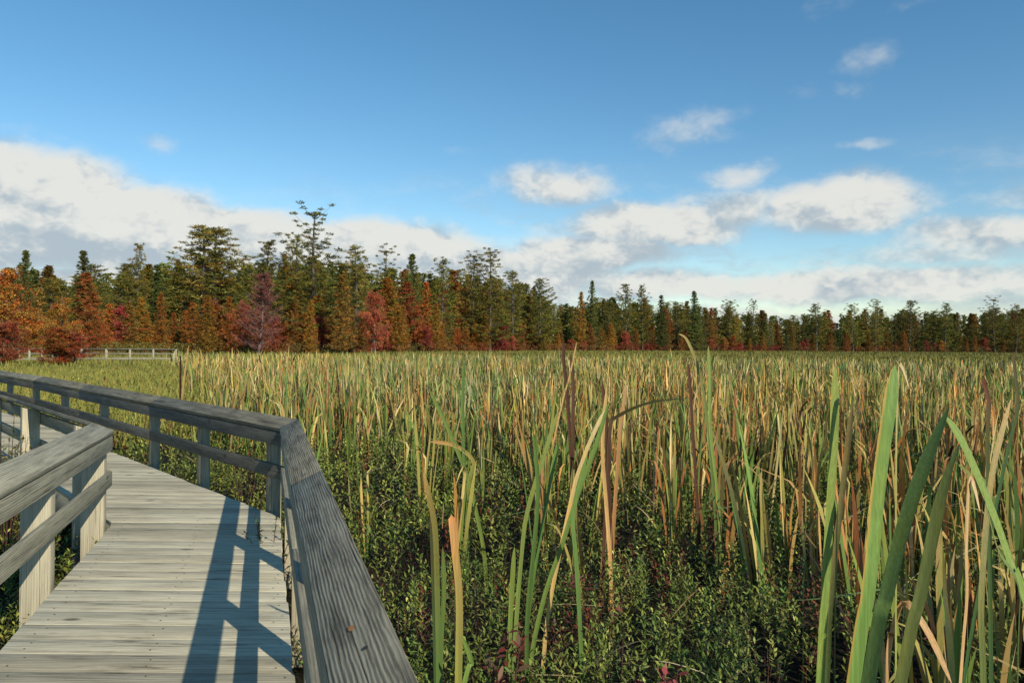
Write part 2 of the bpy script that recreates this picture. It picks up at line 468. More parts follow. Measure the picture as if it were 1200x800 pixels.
# ------------------------------------------------------------------ the near boardwalk
bw = empty('boardwalk', (-1.5, 3.0, 0))
tag(bw, 'weathered grey plank boardwalk with railings, turning left beyond a corner', 'boardwalk')
OFF = np.array([-bw.location[0], -bw.location[1], 0])


def shift(o):
    o.location = tuple(OFF)
    return o


deck = Boards(); nails = []
pitch = 0.212; y = RN0[1]
k = 0
while y < R3[1] - 0.3:
    y0 = y + 0.001; y1 = y + pitch - random.uniform(0.001, 0.005)
    def xr(t): return float(np.interp(t, [RN0[1], R1[1], R2[1], R3[1]], [RN0[0], R1[0], R2[0], R3[0]]))
    def xl(t): return float(np.interp(t, [LN0[1], L1[1], L2[1], L3[1]], [LN0[0], L1[0], L2[0], L3[0]]))
    j = random.uniform(-0.004, 0.012); jl = random.uniform(-0.004, 0.012)
    dz = random.uniform(-0.0025, 0.0025)
    q = [(xl(y0) - jl, y0, -0.038), (xr(y0) + j, y0, -0.038), (xr(y1) + j, y1, -0.038), (xl(y1) - jl, y1, -0.038)]
    q = q + [(a, b, dz + random.uniform(-0.001, 0.001)) for a, b, c_ in q]
    dark = random.random() < 0.15
    tt = tint(0.95, 1.06, 0.02) * (random.uniform(.62, .8) if dark else 1.0)
    deck.hexa(q, np.array([1.0, 0, 0]), np.array([0, 1.0, 0]), tt)
    w = xr(y0) - xl(y0)
    if y < 14:
        for fr in (0.06, 0.5, 0.94):
            for sd in (0.27, 0.73):
                nails.append((xl(y0) + w * fr + random.uniform(-.012, .012), y0 + (y1 - y0) * sd + random.uniform(-.01, .01), dz + 0.003))
    y += pitch; k += 1
dk = shift(deck.obj('deck', M_DECK, bw, bevel=0.0015))
nv = []; nf = []
for (a, b, c_) in nails:
    n0 = len(nv); r = 0.0055
    for t in range(8): nv.append((a + r * cos(t * pi / 4), b + r * sin(t * pi / 4), c_))
    nf += [(n0, n0 + 1, n0 + 2, n0 + 3), (n0, n0 + 3, n0 + 4, n0 + 7), (n0 + 4, n0 + 5, n0 + 6, n0 + 7)]
nm = np_mesh('nail_heads', np.array(nv), np.array(nf), None, [M_NAIL])
nn = link(bpy.data.objects.new('nail_heads', nm), dk); nn['kind'] = 'stuff'

# rim boards under the deck edges and stringers
for (pts, sgn) in (((RN0, R1, R2, R3), -1), ((LN0, L1, L2, L3), 1)):
    for a, b in zip(pts[:-1], pts[1:]):
        d = (b - a) / np.linalg.norm(b - a); n_ = np.array([d[1], -d[0]]) * sgn
        B = Boards(); B.beam(a + d * 0.02, b - d * 0.02, n_, 0.015, 0.055, -0.28, -0.042, tint(0.8, 1.0))
        shift(B.obj('rim_board', M_POST, bw))

CAPW = 0.172; CAPR = 0.080      # the 19 cm cap board: its run and its rise
ZT = 0.84


def railing(label, a, b, side, posts, miter_a=None, miter_b=None, cap_joints=(), capmat=M_RAIL, cap_tint=1.0, sm=M_RAIL2, pm=M_POST):
    """a,b ends of the deck edge; side = +1: rail on the right of direction a->b. posts: distances from a"""
    d = (b - a) / np.linalg.norm(b - a); L = np.linalg.norm(b - a)
    n_ = np.array([d[1], -d[0]]) * side
    r = empty('railing', (0, 0, 0), parent=bw); shift(r); r['label'] = label
    # cap
    js = [0.0] + [j for j in cap_joints if 0 < j < L] + [L]
    for i, (s0, s1) in enumerate(zip(js[:-1], js[1:])):
        B = Boards()
        p0 = a + d * (s0 + (0.002 if i else 0)); p1 = a + d * (s1 - 0.002)
        pa = p0; pb = p1
        if i == 0 and miter_a is not None: pa = np.stack([p0 + n_ * -0.005, miter_a])
        if i == len(js) - 2 and miter_b is not None: pb = np.stack([p1 + n_ * -0.005, miter_b])
        zj = (random.uniform(-0.002, 0.003), random.uniform(-0.002, 0.003)) if len(js) > 2 else (0, 0)
        # the cap board slopes down towards the walk
        if pa.ndim == 1: pa = np.stack([pa, pa + n_ * CAPW])
        if pb.ndim == 1: pb = np.stack([pb, pb + n_ * CAPW])
        nx_ = n_ * 0.016
        q = [(*(pa[0] + nx_), ZT - .038), (*(pb[0] + nx_), ZT - .038), (*(pb[1] + nx_), ZT + CAPR - .038), (*(pa[1] + nx_), ZT + CAPR - .038),
             (*pa[0], ZT), (*pb[0], ZT), (*pb[1], ZT + CAPR), (*pa[1], ZT + CAPR)]
        q = np.array(q); q[[0, 3, 4, 7], 2] += zj[0]; q[[1, 2, 5, 6], 2] += zj[1]
        va = np.array([n_[0] * CAPW, n_[1] * CAPW, CAPR]); va /= np.linalg.norm(va)
        B.hexa(q, np.array([d[0], d[1], 0]), va, tint(0.9, 1.08) * cap_tint)
        B.obj('top_rail', capmat, r, bevel=0.005)
    for s0, s1 in zip(js[:-1], js[1:]):
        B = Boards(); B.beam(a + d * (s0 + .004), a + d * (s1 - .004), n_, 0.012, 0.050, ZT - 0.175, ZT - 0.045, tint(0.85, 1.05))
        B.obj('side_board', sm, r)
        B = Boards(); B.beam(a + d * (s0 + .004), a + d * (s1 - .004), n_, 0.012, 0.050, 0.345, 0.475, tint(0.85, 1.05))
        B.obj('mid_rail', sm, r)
    for s in posts:
        B = Boards()
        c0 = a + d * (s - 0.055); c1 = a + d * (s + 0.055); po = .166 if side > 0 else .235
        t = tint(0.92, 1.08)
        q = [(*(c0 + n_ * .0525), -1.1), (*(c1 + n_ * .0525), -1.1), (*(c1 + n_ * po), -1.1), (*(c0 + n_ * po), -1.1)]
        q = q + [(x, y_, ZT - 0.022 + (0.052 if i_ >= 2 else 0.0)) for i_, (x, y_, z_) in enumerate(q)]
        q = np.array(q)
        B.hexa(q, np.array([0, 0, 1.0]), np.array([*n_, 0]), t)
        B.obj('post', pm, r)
    return r


def miter(p, d0, d1, sgn):
    n0 = np.array([d0[1], -d0[0]]) * sgn; n1 = np.array([d1[1], -d1[0]]) * sgn
    A = np.array([[d0[0], -d1[0]], [d0[1], -d1[1]]])
    rhs = (p + n1 * CAPW) - (p + n0 * CAPW)
    t = np.linalg.solve(A, rhs)[0]
    return p + n0 * CAPW + d0 * t


mR1 = miter(R1, DN, DF, 1); mR2 = miter(R2, DF, DF2, 1)
mL1 = miter(L1, DL, DF, -1); mL2 = miter(L2, DF, DF2, -1)
Ln = np.linalg.norm(R1 - RN0)
NEAR_R = railing('near right railing running past the camera to the corner', RN0, R1, 1, [Ln - t for t in (0.08, 1.95, 3.72, 5.5, 7.3, 8.9)], None, mR1, cap_joints=(Ln - 7.0, Ln - 3.05,), cap_tint=1.0)
railing('long shaded right railing beyond the corner', R1, R2, 1, [0.35, 2.22, 4.0, 6.45, 9.05], mR1, mR2, cap_joints=(3.9, 7.6), cap_tint=0.85, sm=M_SIDE_SHADED, pm=M_RAIL2)  # posts get darker wood too, standing in for the shade on them
railing('far end of the right railing', R2, R3, 1, [0.3, 2.6, 5.0, 7.4, 9.8, 12.2, 14.6], mR2, None, cap_joints=(4, 8, 12), cap_tint=1.15, sm=M_SIDE_SHADED, pm=M_RAIL2)  # same shade put into the colour of boards and posts
Ll = np.linalg.norm(L1 - LN0)
railing('short left railing ending at the corner post', LN0, L1, -1, [Ll - t for t in (0.09, 1.80, 3.6, 5.4, 7.2)], None, mL1, cap_joints=(Ll - 4.1,), cap_tint=1.05, capmat=M_RAIL2)
railing('left railing beyond the corner, seen from outside', L1, L2, -1, [0.4, 2.9, 5.45, 8.0, 10.4], mL1, mL2, cap_joints=(3.6, 7.3), cap_tint=0.9)
railing('far end of the left railing', L2, L3, -1, [2.2, 4.6, 7.0, 9.4, 11.8, 14.2], mL2, None, cap_joints=(4, 8, 12))

# orange resin scar and pale knot on the near cap rail
def cap_mark(yy, r0, r1, zc, col, name):
    c2 = R1 + DN * ((yy - R1[1]) / DN[1]); n_ = np.array([DN[1], -DN[0]])
    vs = []; n = 14
    for q in range(n):
        a = q / n * 2 * pi; k = random.uniform(.8, 1.1)
        u = r0 * k * cos(a); w = r1 * k * sin(a) + CAPW * zc
        p2 = c2 + DN * u + n_ * w
        vs.append((p2[0], p2[1], ZT + CAPR * w / CAPW + 0.0035))
    vs.append(tuple(np.mean(vs, 0)))
    fs = [(n, 2 * q, 2 * q + 1, (2 * q + 2) % n) for q in range(n // 2)]
    o_ = link(bpy.data.objects.new(name, np_mesh(name, np.array(vs), np.array(fs), None, [plain_mat(name + ' colour', col, .8)])), NEAR_R)
cap_mark(2.06, .020, .009, .46, (.36, .15, .045), 'resin_scar')
cap_mark(1.90, .012, .007, .56, (.03, .026, .02), 'knot')
# ------------------------------------------------------------------ the far boardwalk
fb = empty('boardwalk', (-46, 74, 0))
tag(fb, 'distant low boardwalk with pale posts in front of the autumn trees', 'boardwalk')


def W(px, py, d):
    """point seen at pixel (px,py) of the 1200 x 800 photo, d metres ahead"""
    hor = 404 + (px - 600) * 0.009
    return np.array([(px - 600) / 900.0 * d, d, H - (py - hor) / 900.0 * d])


fpts = [W(209, 0, 80)[:2], W(88, 0, 76)[:2], W(-60, 0, 66)[:2]]
fo = np.array([46., -74., 0])
for (a, b) in zip(fpts[:-1], fpts[1:]):
    d = (b - a) / np.linalg.norm(b - a); L = np.linalg.norm(b - a); n_ = np.array([-d[1], d[0]])
    if n_[1] > 0: n_ = -n_          # towards the camera
    for (o_, nm_) in ((0.0, 'front'), (-1.6, 'back')):
        B = Boards(); B.beam(a, b, n_, o_ - 0.02, o_ + 0.18, 0.86, 0.91, tint(.75, .85)); ob = B.obj('top_rail', M_RAIL2, fb, 0); ob.location = fo
        B = Boards(); B.beam(a, b, n_, o_ + 0.0, o_ + 0.03, 0.74, 0.857, tint(0.5, 0.6)); ob = B.obj('side_board', M_RAIL2, fb, 0); ob.location = fo
        B = Boards(); B.beam(a, b, n_, o_ + 0.0, o_ + 0.03, 0.36, 0.47, tint(0.7, 0.8)); ob = B.obj('mid_rail', M_RAIL2, fb, 0); ob.location = fo
        s = 0.2
        while s < L:
            B = Boards(); B.beam(a + d * (s - .085), a + d * (s + .085), n_, o_ + 0.035, o_ + 0.17, -0.8, 0.855, tint(.75, .9)); ob = B.obj('post', M_POST, fb, 0); ob.location = fo
            s += 2.15
    B = Boards(); B.beam(a, b, n_, -1.45, 0.03, -0.06, 0.0, tint(1.1, 1.2)); ob = B.obj('deck', M_POST, fb, 0); ob.location = fo
    B = Boards(); B.beam(a, b, n_, 0.032, 0.1, -0.27, 0.02, tint(.6, .7)); ob = B.obj('rim_board', M_POST, fb, 0); ob.location = fo

#==VEG==
# ------------------------------------------------------------------ low shrubs and herbs: one carpet nobody could count
GREENS = np.array([[1.12, 1.12, .88]]) * np.array([[.080, .115, .028], [.120, .150, .038], [.065, .100, .030], [.160, .180, .048], [.100, .120, .028], [.200, .200, .070]])
REDS = np.array([[.12, .022, .018], [.085, .025, .025], [.17, .05, .025], [.10, .05, .022]])


def canopy(x, y):
    """height of the top of the shrub carpet"""
    d = np.hypot(x, y)
    z = -0.10 + 0.10 * fbm(x, y, 0.33, 5) + 0.06 * fbm(x, y, 1.1, 6)
    return z - 0.05 * np.clip((d - 25) / 40, 0, 1)


def scatter(n, d0, d1, a0=-44, a1=41):
    """points spread evenly over a ring sector in front of the boardwalk"""
    r = np.sqrt(rng.uniform(d0 ** 2, d1 ** 2, n)); a = np.radians(rng.uniform(a0, a1, n))
    return r * np.sin(a), r * np.cos(a)


def shrub_ring(n_stem, d0, d1, per, L, Wd, a0=-44, a1=41, spread=1.0):
    x, y = scatter(n_stem, d0, d1, a0, a1)
    k = ~on_deck(x, y, 0.10); x = x[k]; y = y[k]
    # leave some dark hollows
    hol = fbm(x, y, 0.8, 9)
    k = (hol > -0.38) & (fbm(x, y, 2.2, 10) > -0.35); x = x[k]; y = y[k]
    top = canopy(x, y) + rng.normal(0, 0.075, len(x))
    nearr = on_deck(x, y, 0.35)
    top = np.where(nearr, np.minimum(top, -0.12), top)
    az_ = rng.uniform(0, 2 * pi, len(x)); ln = rng.uniform(0.0, 0.5, len(x))
    red = fbm(x, y, 0.45, 21) + 0.4 * fbm(x, y, 2.0, 22)
    yel = fbm(x, y, 0.12, 31)
    gi = rng.integers(0, len(GREENS), len(x))
    base = GREENS[gi] * np.exp(rng.normal(0, .32, (len(x), 1)))
    base *= np.where(yel[:, None] > 0.1, np.array([[1.12, 1.05, 0.9]]), 1.0)
    isred = (red > 0.66) | (rng.random(len(x)) < 0.035)
    base = np.where(isred[:, None], REDS[rng.integers(0, len(REDS), len(x))], base)
    N = len(x) * per
    idx = np.repeat(np.arange(len(x)), per)
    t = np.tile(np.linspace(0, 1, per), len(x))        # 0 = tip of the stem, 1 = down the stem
    stemL = 0.30 * spread
    px = x[idx] - np.cos(az_[idx]) * np.sin(ln[idx]) * t * stemL
    py = y[idx] - np.sin(az_[idx]) * np.sin(ln[idx]) * t * stemL
    pz = top[idx] - np.cos(ln[idx]) * t * stemL
    la = idx * 2.399 + np.tile(np.arange(per), len(x)) * 2.399 + rng.normal(0, .3, N)
    up = np.radians(rng.normal(40, 20, N)) * (1 - 0.35 * t)
    Ll_ = L * rng.uniform(0.6, 1.2, N) * (0.75 + 0.4 * t); Ww = Wd * rng.uniform(0.7, 1.2, N)
    d3 = np.stack([np.cos(la) * np.cos(up), np.sin(la) * np.cos(up), np.sin(up)], -1)
    sd = np.stack([-np.sin(la), np.cos(la), rng.normal(0, .35, N)], -1)
    sd /= np.linalg.norm(sd, axis=1)[:, None]
    nr = np.cross(d3, sd)
    p0 = np.stack([px, py, pz], -1)
    a_ = p0; tip = p0 + d3 * Ll_[:, None]
    mid = p0 + d3 * (Ll_ * 0.55)[:, None]
    l_ = mid - sd * (Ww / 2)[:, None] + nr * (Ww * 0.12)[:, None]; r_ = mid + sd * (Ww / 2)[:, None] + nr * (Ww * 0.12)[:, None]
    v_ = np.stack([a_, r_, tip, l_], 1).reshape(-1, 3)
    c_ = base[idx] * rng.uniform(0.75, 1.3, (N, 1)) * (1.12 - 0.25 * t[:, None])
    cc = np.repeat(c_, 4, axis=0)
    f_ = np.arange(N * 4).reshape(-1, 4)
    return v_, f_, cc


S = Soup()
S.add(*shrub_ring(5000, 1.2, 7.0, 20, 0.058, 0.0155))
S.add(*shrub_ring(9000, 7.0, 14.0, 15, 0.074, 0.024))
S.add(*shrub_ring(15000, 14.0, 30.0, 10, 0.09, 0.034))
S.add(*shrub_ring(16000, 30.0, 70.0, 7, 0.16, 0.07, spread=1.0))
# stems under the leaves
x, y = scatter(3000, 1.2, 9.0); k = ~on_deck(x, y, 0.1); x = x[k]; y = y[k]; n = len(x)
b = np.stack([x, y, np.full(n, -0.62)], -1)
S.add(*blades(b, rng.uniform(.35, .52, n), rng.uniform(.004, .007, n), rng.uniform(0, 6.28, n), rng.uniform(0, .4, n), rng.uniform(-.2, .5, n), rng.uniform(0, 6.28, n), np.tile([.05, .03, .02], (n, 1)), np.tile([.09, .045, .03], (n, 1)), S=3))
# fallen and broken stalks lying in the shrubs
x, y = scatter(900, 1.6, 16.0); k = ~on_deck(x, y, 0.9); x = x[k]; y = y[k]; n = len(x)
b = np.stack([x, y, canopy(x, y) + rng.uniform(-.16, .0, n)], -1)
pal = np.array([[.42, .30, .14], [.30, .20, .10], [.22, .12, .06], [.50, .40, .24], [.10, .06, .04]])
cc0 = pal[rng.integers(0, 5, n)]
S.add(*blades(b, rng.uniform(.15, .55, n), rng.uniform(.004, .016, n), rng.uniform(0, 6.28, n), rng.uniform(.7, 1.5, n), rng.uniform(-.5, .9, n), rng.uniform(0, 6.28, n), cc0, cc0 * 1.1, S=5))
o = link(bpy.data.objects.new('undergrowth', S.mesh('undergrowth', [M_LEAF])))
tag(o, 'low green and reddish marsh shrubs covering the wet ground', 'undergrowth', kind='stuff')

# ------------------------------------------------------------------ cattails
C_GREEN = np.array([[.13, .21, .045], [.10, .18, .05], [.19, .26, .06], [.16, .21, .045]])
C_YEL = np.array([[.34, .32, .080], [.28, .31, .07], [.40, .35, .10]])
C_TAN = np.array([[.50, .34, .12], [.58, .42, .17], [.40, .25, .085], [.66, .52, .26]])
C_RUST = np.array([[.40, .175, .055], [.30, .13, .045], [.48, .23, .08]])
C_DARK = np.array([[.030, .022, .012], [.05, .028, .015]])


def pick(arr, n): return arr[rng.integers(0, len(arr), n)] * rng.uniform(0.8, 1.15, (n, 1))


def blade_cols(n, mixw):
    """mixw: weights for green, green with tan tip, yellow-green, tan, rust, dark"""
    k = rng.choice(6, n, p=np.array(mixw) / sum(mixw))
    g0 = pick(C_GREEN, n); y0 = pick(C_YEL, n); t0 = pick(C_TAN, n); r0 = pick(C_RUST, n); d0 = pick(C_DARK, n); g1 = pick(C_GREEN, n)
    c0 = np.select([(k == 0)[:, None], (k == 1)[:, None], (k == 2)[:, None], (k == 3)[:, None], (k == 4)[:, None]], [g0, g0, y0 * .8, t0 * .85, r0 * .9], d0)
    c1 = np.select([(k == 0)[:, None], (k == 1)[:, None], (k == 2)[:, None], (k == 3)[:, None], (k == 4)[:, None]], [g1 * 1.1, t0, y0, t0, r0], d0)
    return c0, c1


def cat_blades(base, mixw, hmin, hmax, wmin, wmax, S=7, kp=0.45, lean=0.13):
    n = len(base)
    c0, c1 = blade_cols(n, mixw)
    lum = np.exp(rng.normal(0, .22, (n, 1))); c0 = c0 * lum; c1 = c1 * lum
    kink = rng.random(n) < kp
    ka = np.where(kink, rng.uniform(0.7, 2.3, n), 0.0)
    return blades(base, rng.uniform(hmin, hmax, n), rng.uniform(wmin, wmax, n), rng.uniform(0, 2 * pi, n), np.abs(rng.normal(0, lean, n)), rng.normal(0.15, 0.22, n), rng.uniform(0, 2 * pi, n), c0, c1, rng.uniform(.6, .93, n), ka, S=S, cpow=1.6)


MIX = {'green': (6, 2, 1.5, .6, .2, .5), 'mixed': (3, 2.5, 2, 2.5, 1.0, .8), 'tan': (.8, 1, 1.2, 5, 2, .8), 'rust': (.5, .6, .6, 2.5, 5, 1.0)}
LOOK = {'green': 'mostly green', 'mixed': 'green and tan', 'tan': 'dry tan', 'rust': 'rusty brown'}


def clump_mesh(kind, lean_dir, idx):
    n = int(rng.integers(6, 11))
    b = np.stack([rng.normal(0, .045, n), rng.normal(0, .045, n), np.zeros(n)], -1)
    c0, c1 = blade_cols(n, MIX[kind])
    kink = rng.random(n) < 0.38
    ka = np.where(kink, rng.uniform(0.8, 2.4, n), 0.0)
    azm = rng.uniform(0, 2 * pi, n)
    v_, f_, c_ = blades(b, rng.uniform(.9, 1.65, n), rng.uniform(.020, .036, n), azm, np.abs(rng.normal(0.05, .05, n)), rng.normal(.12, .2, n), rng.uniform(0, 6.28, n), c0, c1, rng.uniform(.6, .92, n), ka, S=12, cpow=1.5)
    sh = {'left': -0.10, 'upright': 0.0, 'right': 0.10}[lean_dir]
    v_[:, 0] += v_[:, 2] * sh
    me = np_mesh('cattail_leaves_%s' % kind, v_, f_, c_, [M_BLADE])
    return me


CL = {}
for kd in MIX:
    for ld in ('left', 'upright', 'right'):
        CL[(kd, ld)] = [clump_mesh(kd, ld, q) for q in range(4)]

ORD = ['first', 'second', 'third', 'fourth', 'fifth', 'sixth', 'seventh', 'eighth', 'ninth', 'tenth', 'eleventh', 'twelfth', 'thirteenth', 'fourteenth', 'fifteenth', 'sixteenth', 'seventeenth', 'eighteenth', 'nineteenth', 'twentieth']


def dens_cat(x, y):
    """how thick the cattails stand: bare near the walk, thick further out and to the right"""
    d = np.hypot(x, y); a = np.degrees(np.arctan2(x, y))
    front = np.interp(a, [-45, -25, -22.5, -19, -12, 0, 12, 24, 36], [120, 100, 26, 14, 11.5, 8.8, 7.8, 4.3, 2.6])
    p = np.clip((d - front * 0.86) / (front * 0.9), 0, 1)
    return p * np.clip(0.50 + 0.6 * fbm(x, y, 0.20, 41) + 0.55 * fbm(x, y, 0.9, 42) + 0.008 * d, 0.03, 1)


cand = []
x, y = scatter(5600, 2.0, 22.0, -36, 36.5)
p_ = dens_cat(x, y); keep = rng.random(len(x)) < p_ * 0.9 + 0.012
keep &= ~on_deck(x, y, 0.5)
x = x[keep]; y = y[keep]
d = np.hypot(x, y); o_ = np.argsort(d); x = x[o_]; y = y[o_]
sel = []
for a_, b_ in zip(x, y):
    if all((a_ - q[0]) ** 2 + (b_ - q[1]) ** 2 > 0.17 ** 2 for q in sel): sel.append((a_, b_))
    if len(sel) >= 284: break
FAR_D = np.hypot(*sel[-1])
items = []
for a_, b_ in sel:
    px = 600 + 900 * a_ / b_
    dd = math.hypot(a_, b_)
    if px < 520: w = (6, 3, 2, .5)
    elif px < 760: w = (4, 3, 3, 2)
    elif px < 900: w = (2, 3, 4, 2)
    else: w = (3, 2, 3, 3.5)
    kd = random.choices(['green', 'mixed', 'tan', 'rust'], w)[0]
    ld = random.choices(['left', 'upright', 'right'], (1, 2, 1))[0]
    hf = random.uniform(0.82, 1.12)
    if px < 480: hf *= 0.85
    items.append([a_, b_, kd, ld, px, dd, hf])
REG = [(-99, 380, 'beyond the shaded railing'), (380, 520, 'right of the railing corner'), (520, 650, 'left of mid marsh'), (650, 780, 'in mid marsh'),
       (780, 930, 'left of the broad leaves'), (930, 1080, 'behind the broad leaves'), (1080, 9999, 'at the right edge')]
DEP = [(0, 6.0, 'nearest'), (6.0, 8.5, 'near'), (8.5, 11.5, 'middle'), (11.5, 99, 'outer')]
buck = {}
for it in items:
    rg = next(r for r in REG if r[0] <= it[4] < r[1])[2]; dp = next(r for r in DEP if r[0] <= it[5] < r[1])[2]
    buck.setdefault((it[2], it[3], rg, dp), []).append(it)
for (kd, ld, rg, dp), L_ in buck.items():
    L_.sort(key=lambda q: q[4])
    for q, it in enumerate(L_):
        o = link(bpy.data.objects.new('cattail_plant', random.choice(CL[(kd, ld)])))
        o.location = (it[0], it[1], -0.60); o.rotation_euler = (0, 0, random.uniform(-0.5, 0.5) + (0 if ld != 'upright' else random.uniform(0, 6.28)))
        o.scale = (1, 1, it[6])
        pose = {'left': 'left-leaning', 'right': 'right-leaning', 'upright': 'upright'}[ld]
        if len(L_) == 1: lab = f'{LOOK[kd]} {pose} cattail {rg}, {dp} row'
        else: lab = f'{LOOK[kd]} {pose} cattail {rg}, {dp} row, {ORD[min(q, 19)]} from left'
        tag(o, lab, 'cattail', 'cattail plants standing in the marsh')

# the rest of the cattails: one mass
S = Soup()


def mass(n, d0, d1, nb, hmin, hmax, wmin, wmax, mixw, seg, a0=-44, a1=40, zb=-0.6, dfun=True):
    x, y = scatter(n, d0, d1, a0, a1)
    k = rng.random(len(x)) < (dens_cat(x, y) if dfun else 1.0)
    k &= ~on_deck(x, y, 0.4)
    x = x[k]; y = y[k]
    x = np.repeat(x, nb) + rng.normal(0, .05, len(x) * nb); y = np.repeat(y, nb) + rng.normal(0, .05, len(y) * nb)
    m_ = len(x)
    hs = np.clip(1 + 0.16 * fbm(x, y, 0.09, 51) + 0.14 * fbm(x, y, 0.7, 52), .65, 1.25) * np.where(rng.random(len(x)) < .04, 1.22, 1.0)
    b = np.stack([x, y, np.full(m_, zb)], -1)
    v_, f_, c_ = cat_blades(b, mixw, hmin, hmax, wmin, wmax, S=seg)
    v_[:, 2] = zb + (v_[:, 2] - zb) * np.repeat(hs, (seg + 1) * 2)
    pat = (fbm(v_[:, 0], v_[:, 1], 0.05, 61) + .8 * fbm(v_[:, 0], v_[:, 1], 0.25, 62))[:, None]
    c_ = c_ * (1 + 0.24 * pat * np.array([[1.1, 0.35, -0.4]]))
    S.add(v_, f_, c_)


mass(2300, FAR_D * 0.97, 22, 6, .9, 1.65, .022, .038, (3.2, 2.2, 2.4, 3.4, 1.8, .8), 7)
mass(6600, 22, 45, 5, 0.8, 1.6, .032, .052, (3.2, 2, 3.2, 3.2, 1.2, .9), 5)
mass(10500, 45, 80, 3, 0.65, 1.5, .055, .085, (3.2, 2, 3.6, 2.8, .9, .8), 4)
# a few strays seen over the near walk
o = link(bpy.data.objects.new('cattails', S.mesh('cattails', [M_SEDGE])))
tag(o, 'thick stand of green and tan cattails filling the marsh', 'cattails', kind='stuff')

# low sedge from the cattails to the forest
S = Soup()
C_SED = np.array([[.26, .26, .055], [.20, .22, .05], [.34, .29, .07], [.16, .19, .045], [.26, .19, .055]])


def sedge(n, d0, d1, hmin, hmax, wmin, wmax, a0=-44, a1=40, seg=3, z0=-0.6, kk_=1.0):
    x, y = scatter(n, d0, d1, a0, a1)
    k = ~on_deck(x, y, 0.3); x = x[k]; y = y[k]; m_ = len(x)
    b = np.stack([x, y, np.full(m_, z0)], -1)
    c0 = pick(C_SED, m_) * kk_; c1 = pick(C_SED, m_) * 1.15 * kk_
    pat = fbm(x, y, 0.02, 71)[:, None]
    c0 = c0 * (1 + .2 * pat); c1 = c1 * (1 + .2 * pat)
    S.add(*blades(b, rng.uniform(hmin, hmax, m_), rng.uniform(wmin, wmax, m_), rng.uniform(0, 6.28, m_), np.abs(rng.normal(0, .25, m_)), rng.normal(.2, .3, m_), rng.uniform(0, 6.28, m_), c0, c1, S=seg, tipk=.5))


sedge(60000, 18, 60, .35, .75, .025, .05, -44, -14)
sedge(42000, 45, 110, .4, .85, .05, .09)
sedge(60000, 100, 260, .45, .9, .12, .22, kk_=.72)
sedge(45000, 250, 470, .5, .95, .3, .5, -25, 40, kk_=.62)
o = link(bpy.data.objects.new('sedge', S.mesh('sedge', [M_SEDGE])))
tag(o, 'low olive sedge covering the far marsh up to the trees', 'sedge', kind='stuff')


# ------------------------------------------------------------------ single broad leaves close to the walk
def hero_leaf(pts, width, c0, c1, name='leaf', parent=None, nseg=26, face=0.0, vf=0.12, tipk=0.9, dark_edge=None, twist=0.0):
    """smooth ribbon through world points, with a shallow channel and a tapered tip"""
    pts = np.array(pts, float)
    t = np.linspace(0, 1, len(pts)); tt = np.linspace(0, 1, nseg + 1)
    # Catmull-Rom
    C_ = np.zeros((nseg + 1, 3))
    for i_, q in enumerate(tt):
        k_ = min(int(q * (len(pts) - 1)), len(pts) - 2); u = q * (len(pts) - 1) - k_
        p0 = pts[max(k_ - 1, 0)]; p1 = pts[k_]; p2 = pts[k_ + 1]; p3 = pts[min(k_ + 2, len(pts) - 1)]
        C_[i_] = 0.5 * ((2 * p1) + (-p0 + p2) * u + (2 * p0 - 5 * p1 + 4 * p2 - p3) * u * u + (-p0 + 3 * p1 - 3 * p2 + p3) * u ** 3)
    d_ = np.gradient(C_, axis=0); d_ /= np.linalg.norm(d_, axis=1)[:, None]
    fc = face + twist * tt
    nrm = np.stack([np.sin(fc), -np.cos(fc), np.zeros_like(fc)], -1)     # looks towards the camera side
    sd = np.cross(d_, nrm); sd /= np.linalg.norm(sd, axis=1)[:, None]
    nn_ = np.cross(sd, d_)
    prof = np.clip((1 - tt) / (1 - tipk), 0.02, 1) ** 0.7
    w = width * prof * 0.5
    cols = []; V = []
    xs = np.array([-1, -.5, 0, .5, 1.0])
    for j_, xx in enumerate(xs):
        V.append(C_ + sd * (w * xx)[:, None] - nn_ * (w * vf * (1 - xx * xx))[:, None])
        c_ = c0[None, :] * (1 - tt[:, None] ** 2.2) + c1[None, :] * tt[:, None] ** 2.2
        if dark_edge is not None and xx == -1: c_ = c_ * .2 + np.array(dark_edge)[None, :] * .8
        c_ = c_ * (1 + 0.10 * np.sin(tt * 9 + xx * 5))[:, None]
        cols.append(c_)
    V = np.stack(V, 1).reshape(-1, 3); Cc = np.stack(cols, 1).reshape(-1, 3)
    i_ = (np.arange(nseg)[:, None] * 5 + np.arange(4)[None, :]).reshape(-1)
    F = np.stack([i_, i_ + 1, i_ + 6, i_ + 5], -1)
    me = np_mesh(name, V, F, Cc, [M_BLADE], smooth=True)
    o_ = bpy.data.objects.new(name, me)
    link(o_, parent)
    if parent is not None: o_.location = tuple(-np.array(parent.location))
    return o_


GR = np.array([.17, .25, .060]); GR2 = np.array([.10, .17, .045]); GRD = np.array([.05, .105, .035]); TN = np.array([.50, .33, .14]); TNL = np.array([.60, .46, .26])
BR = np.array([.10, .05, .03]); YG = np.array([.24, .28, .08]); OR = np.array([.60, .32, .12])


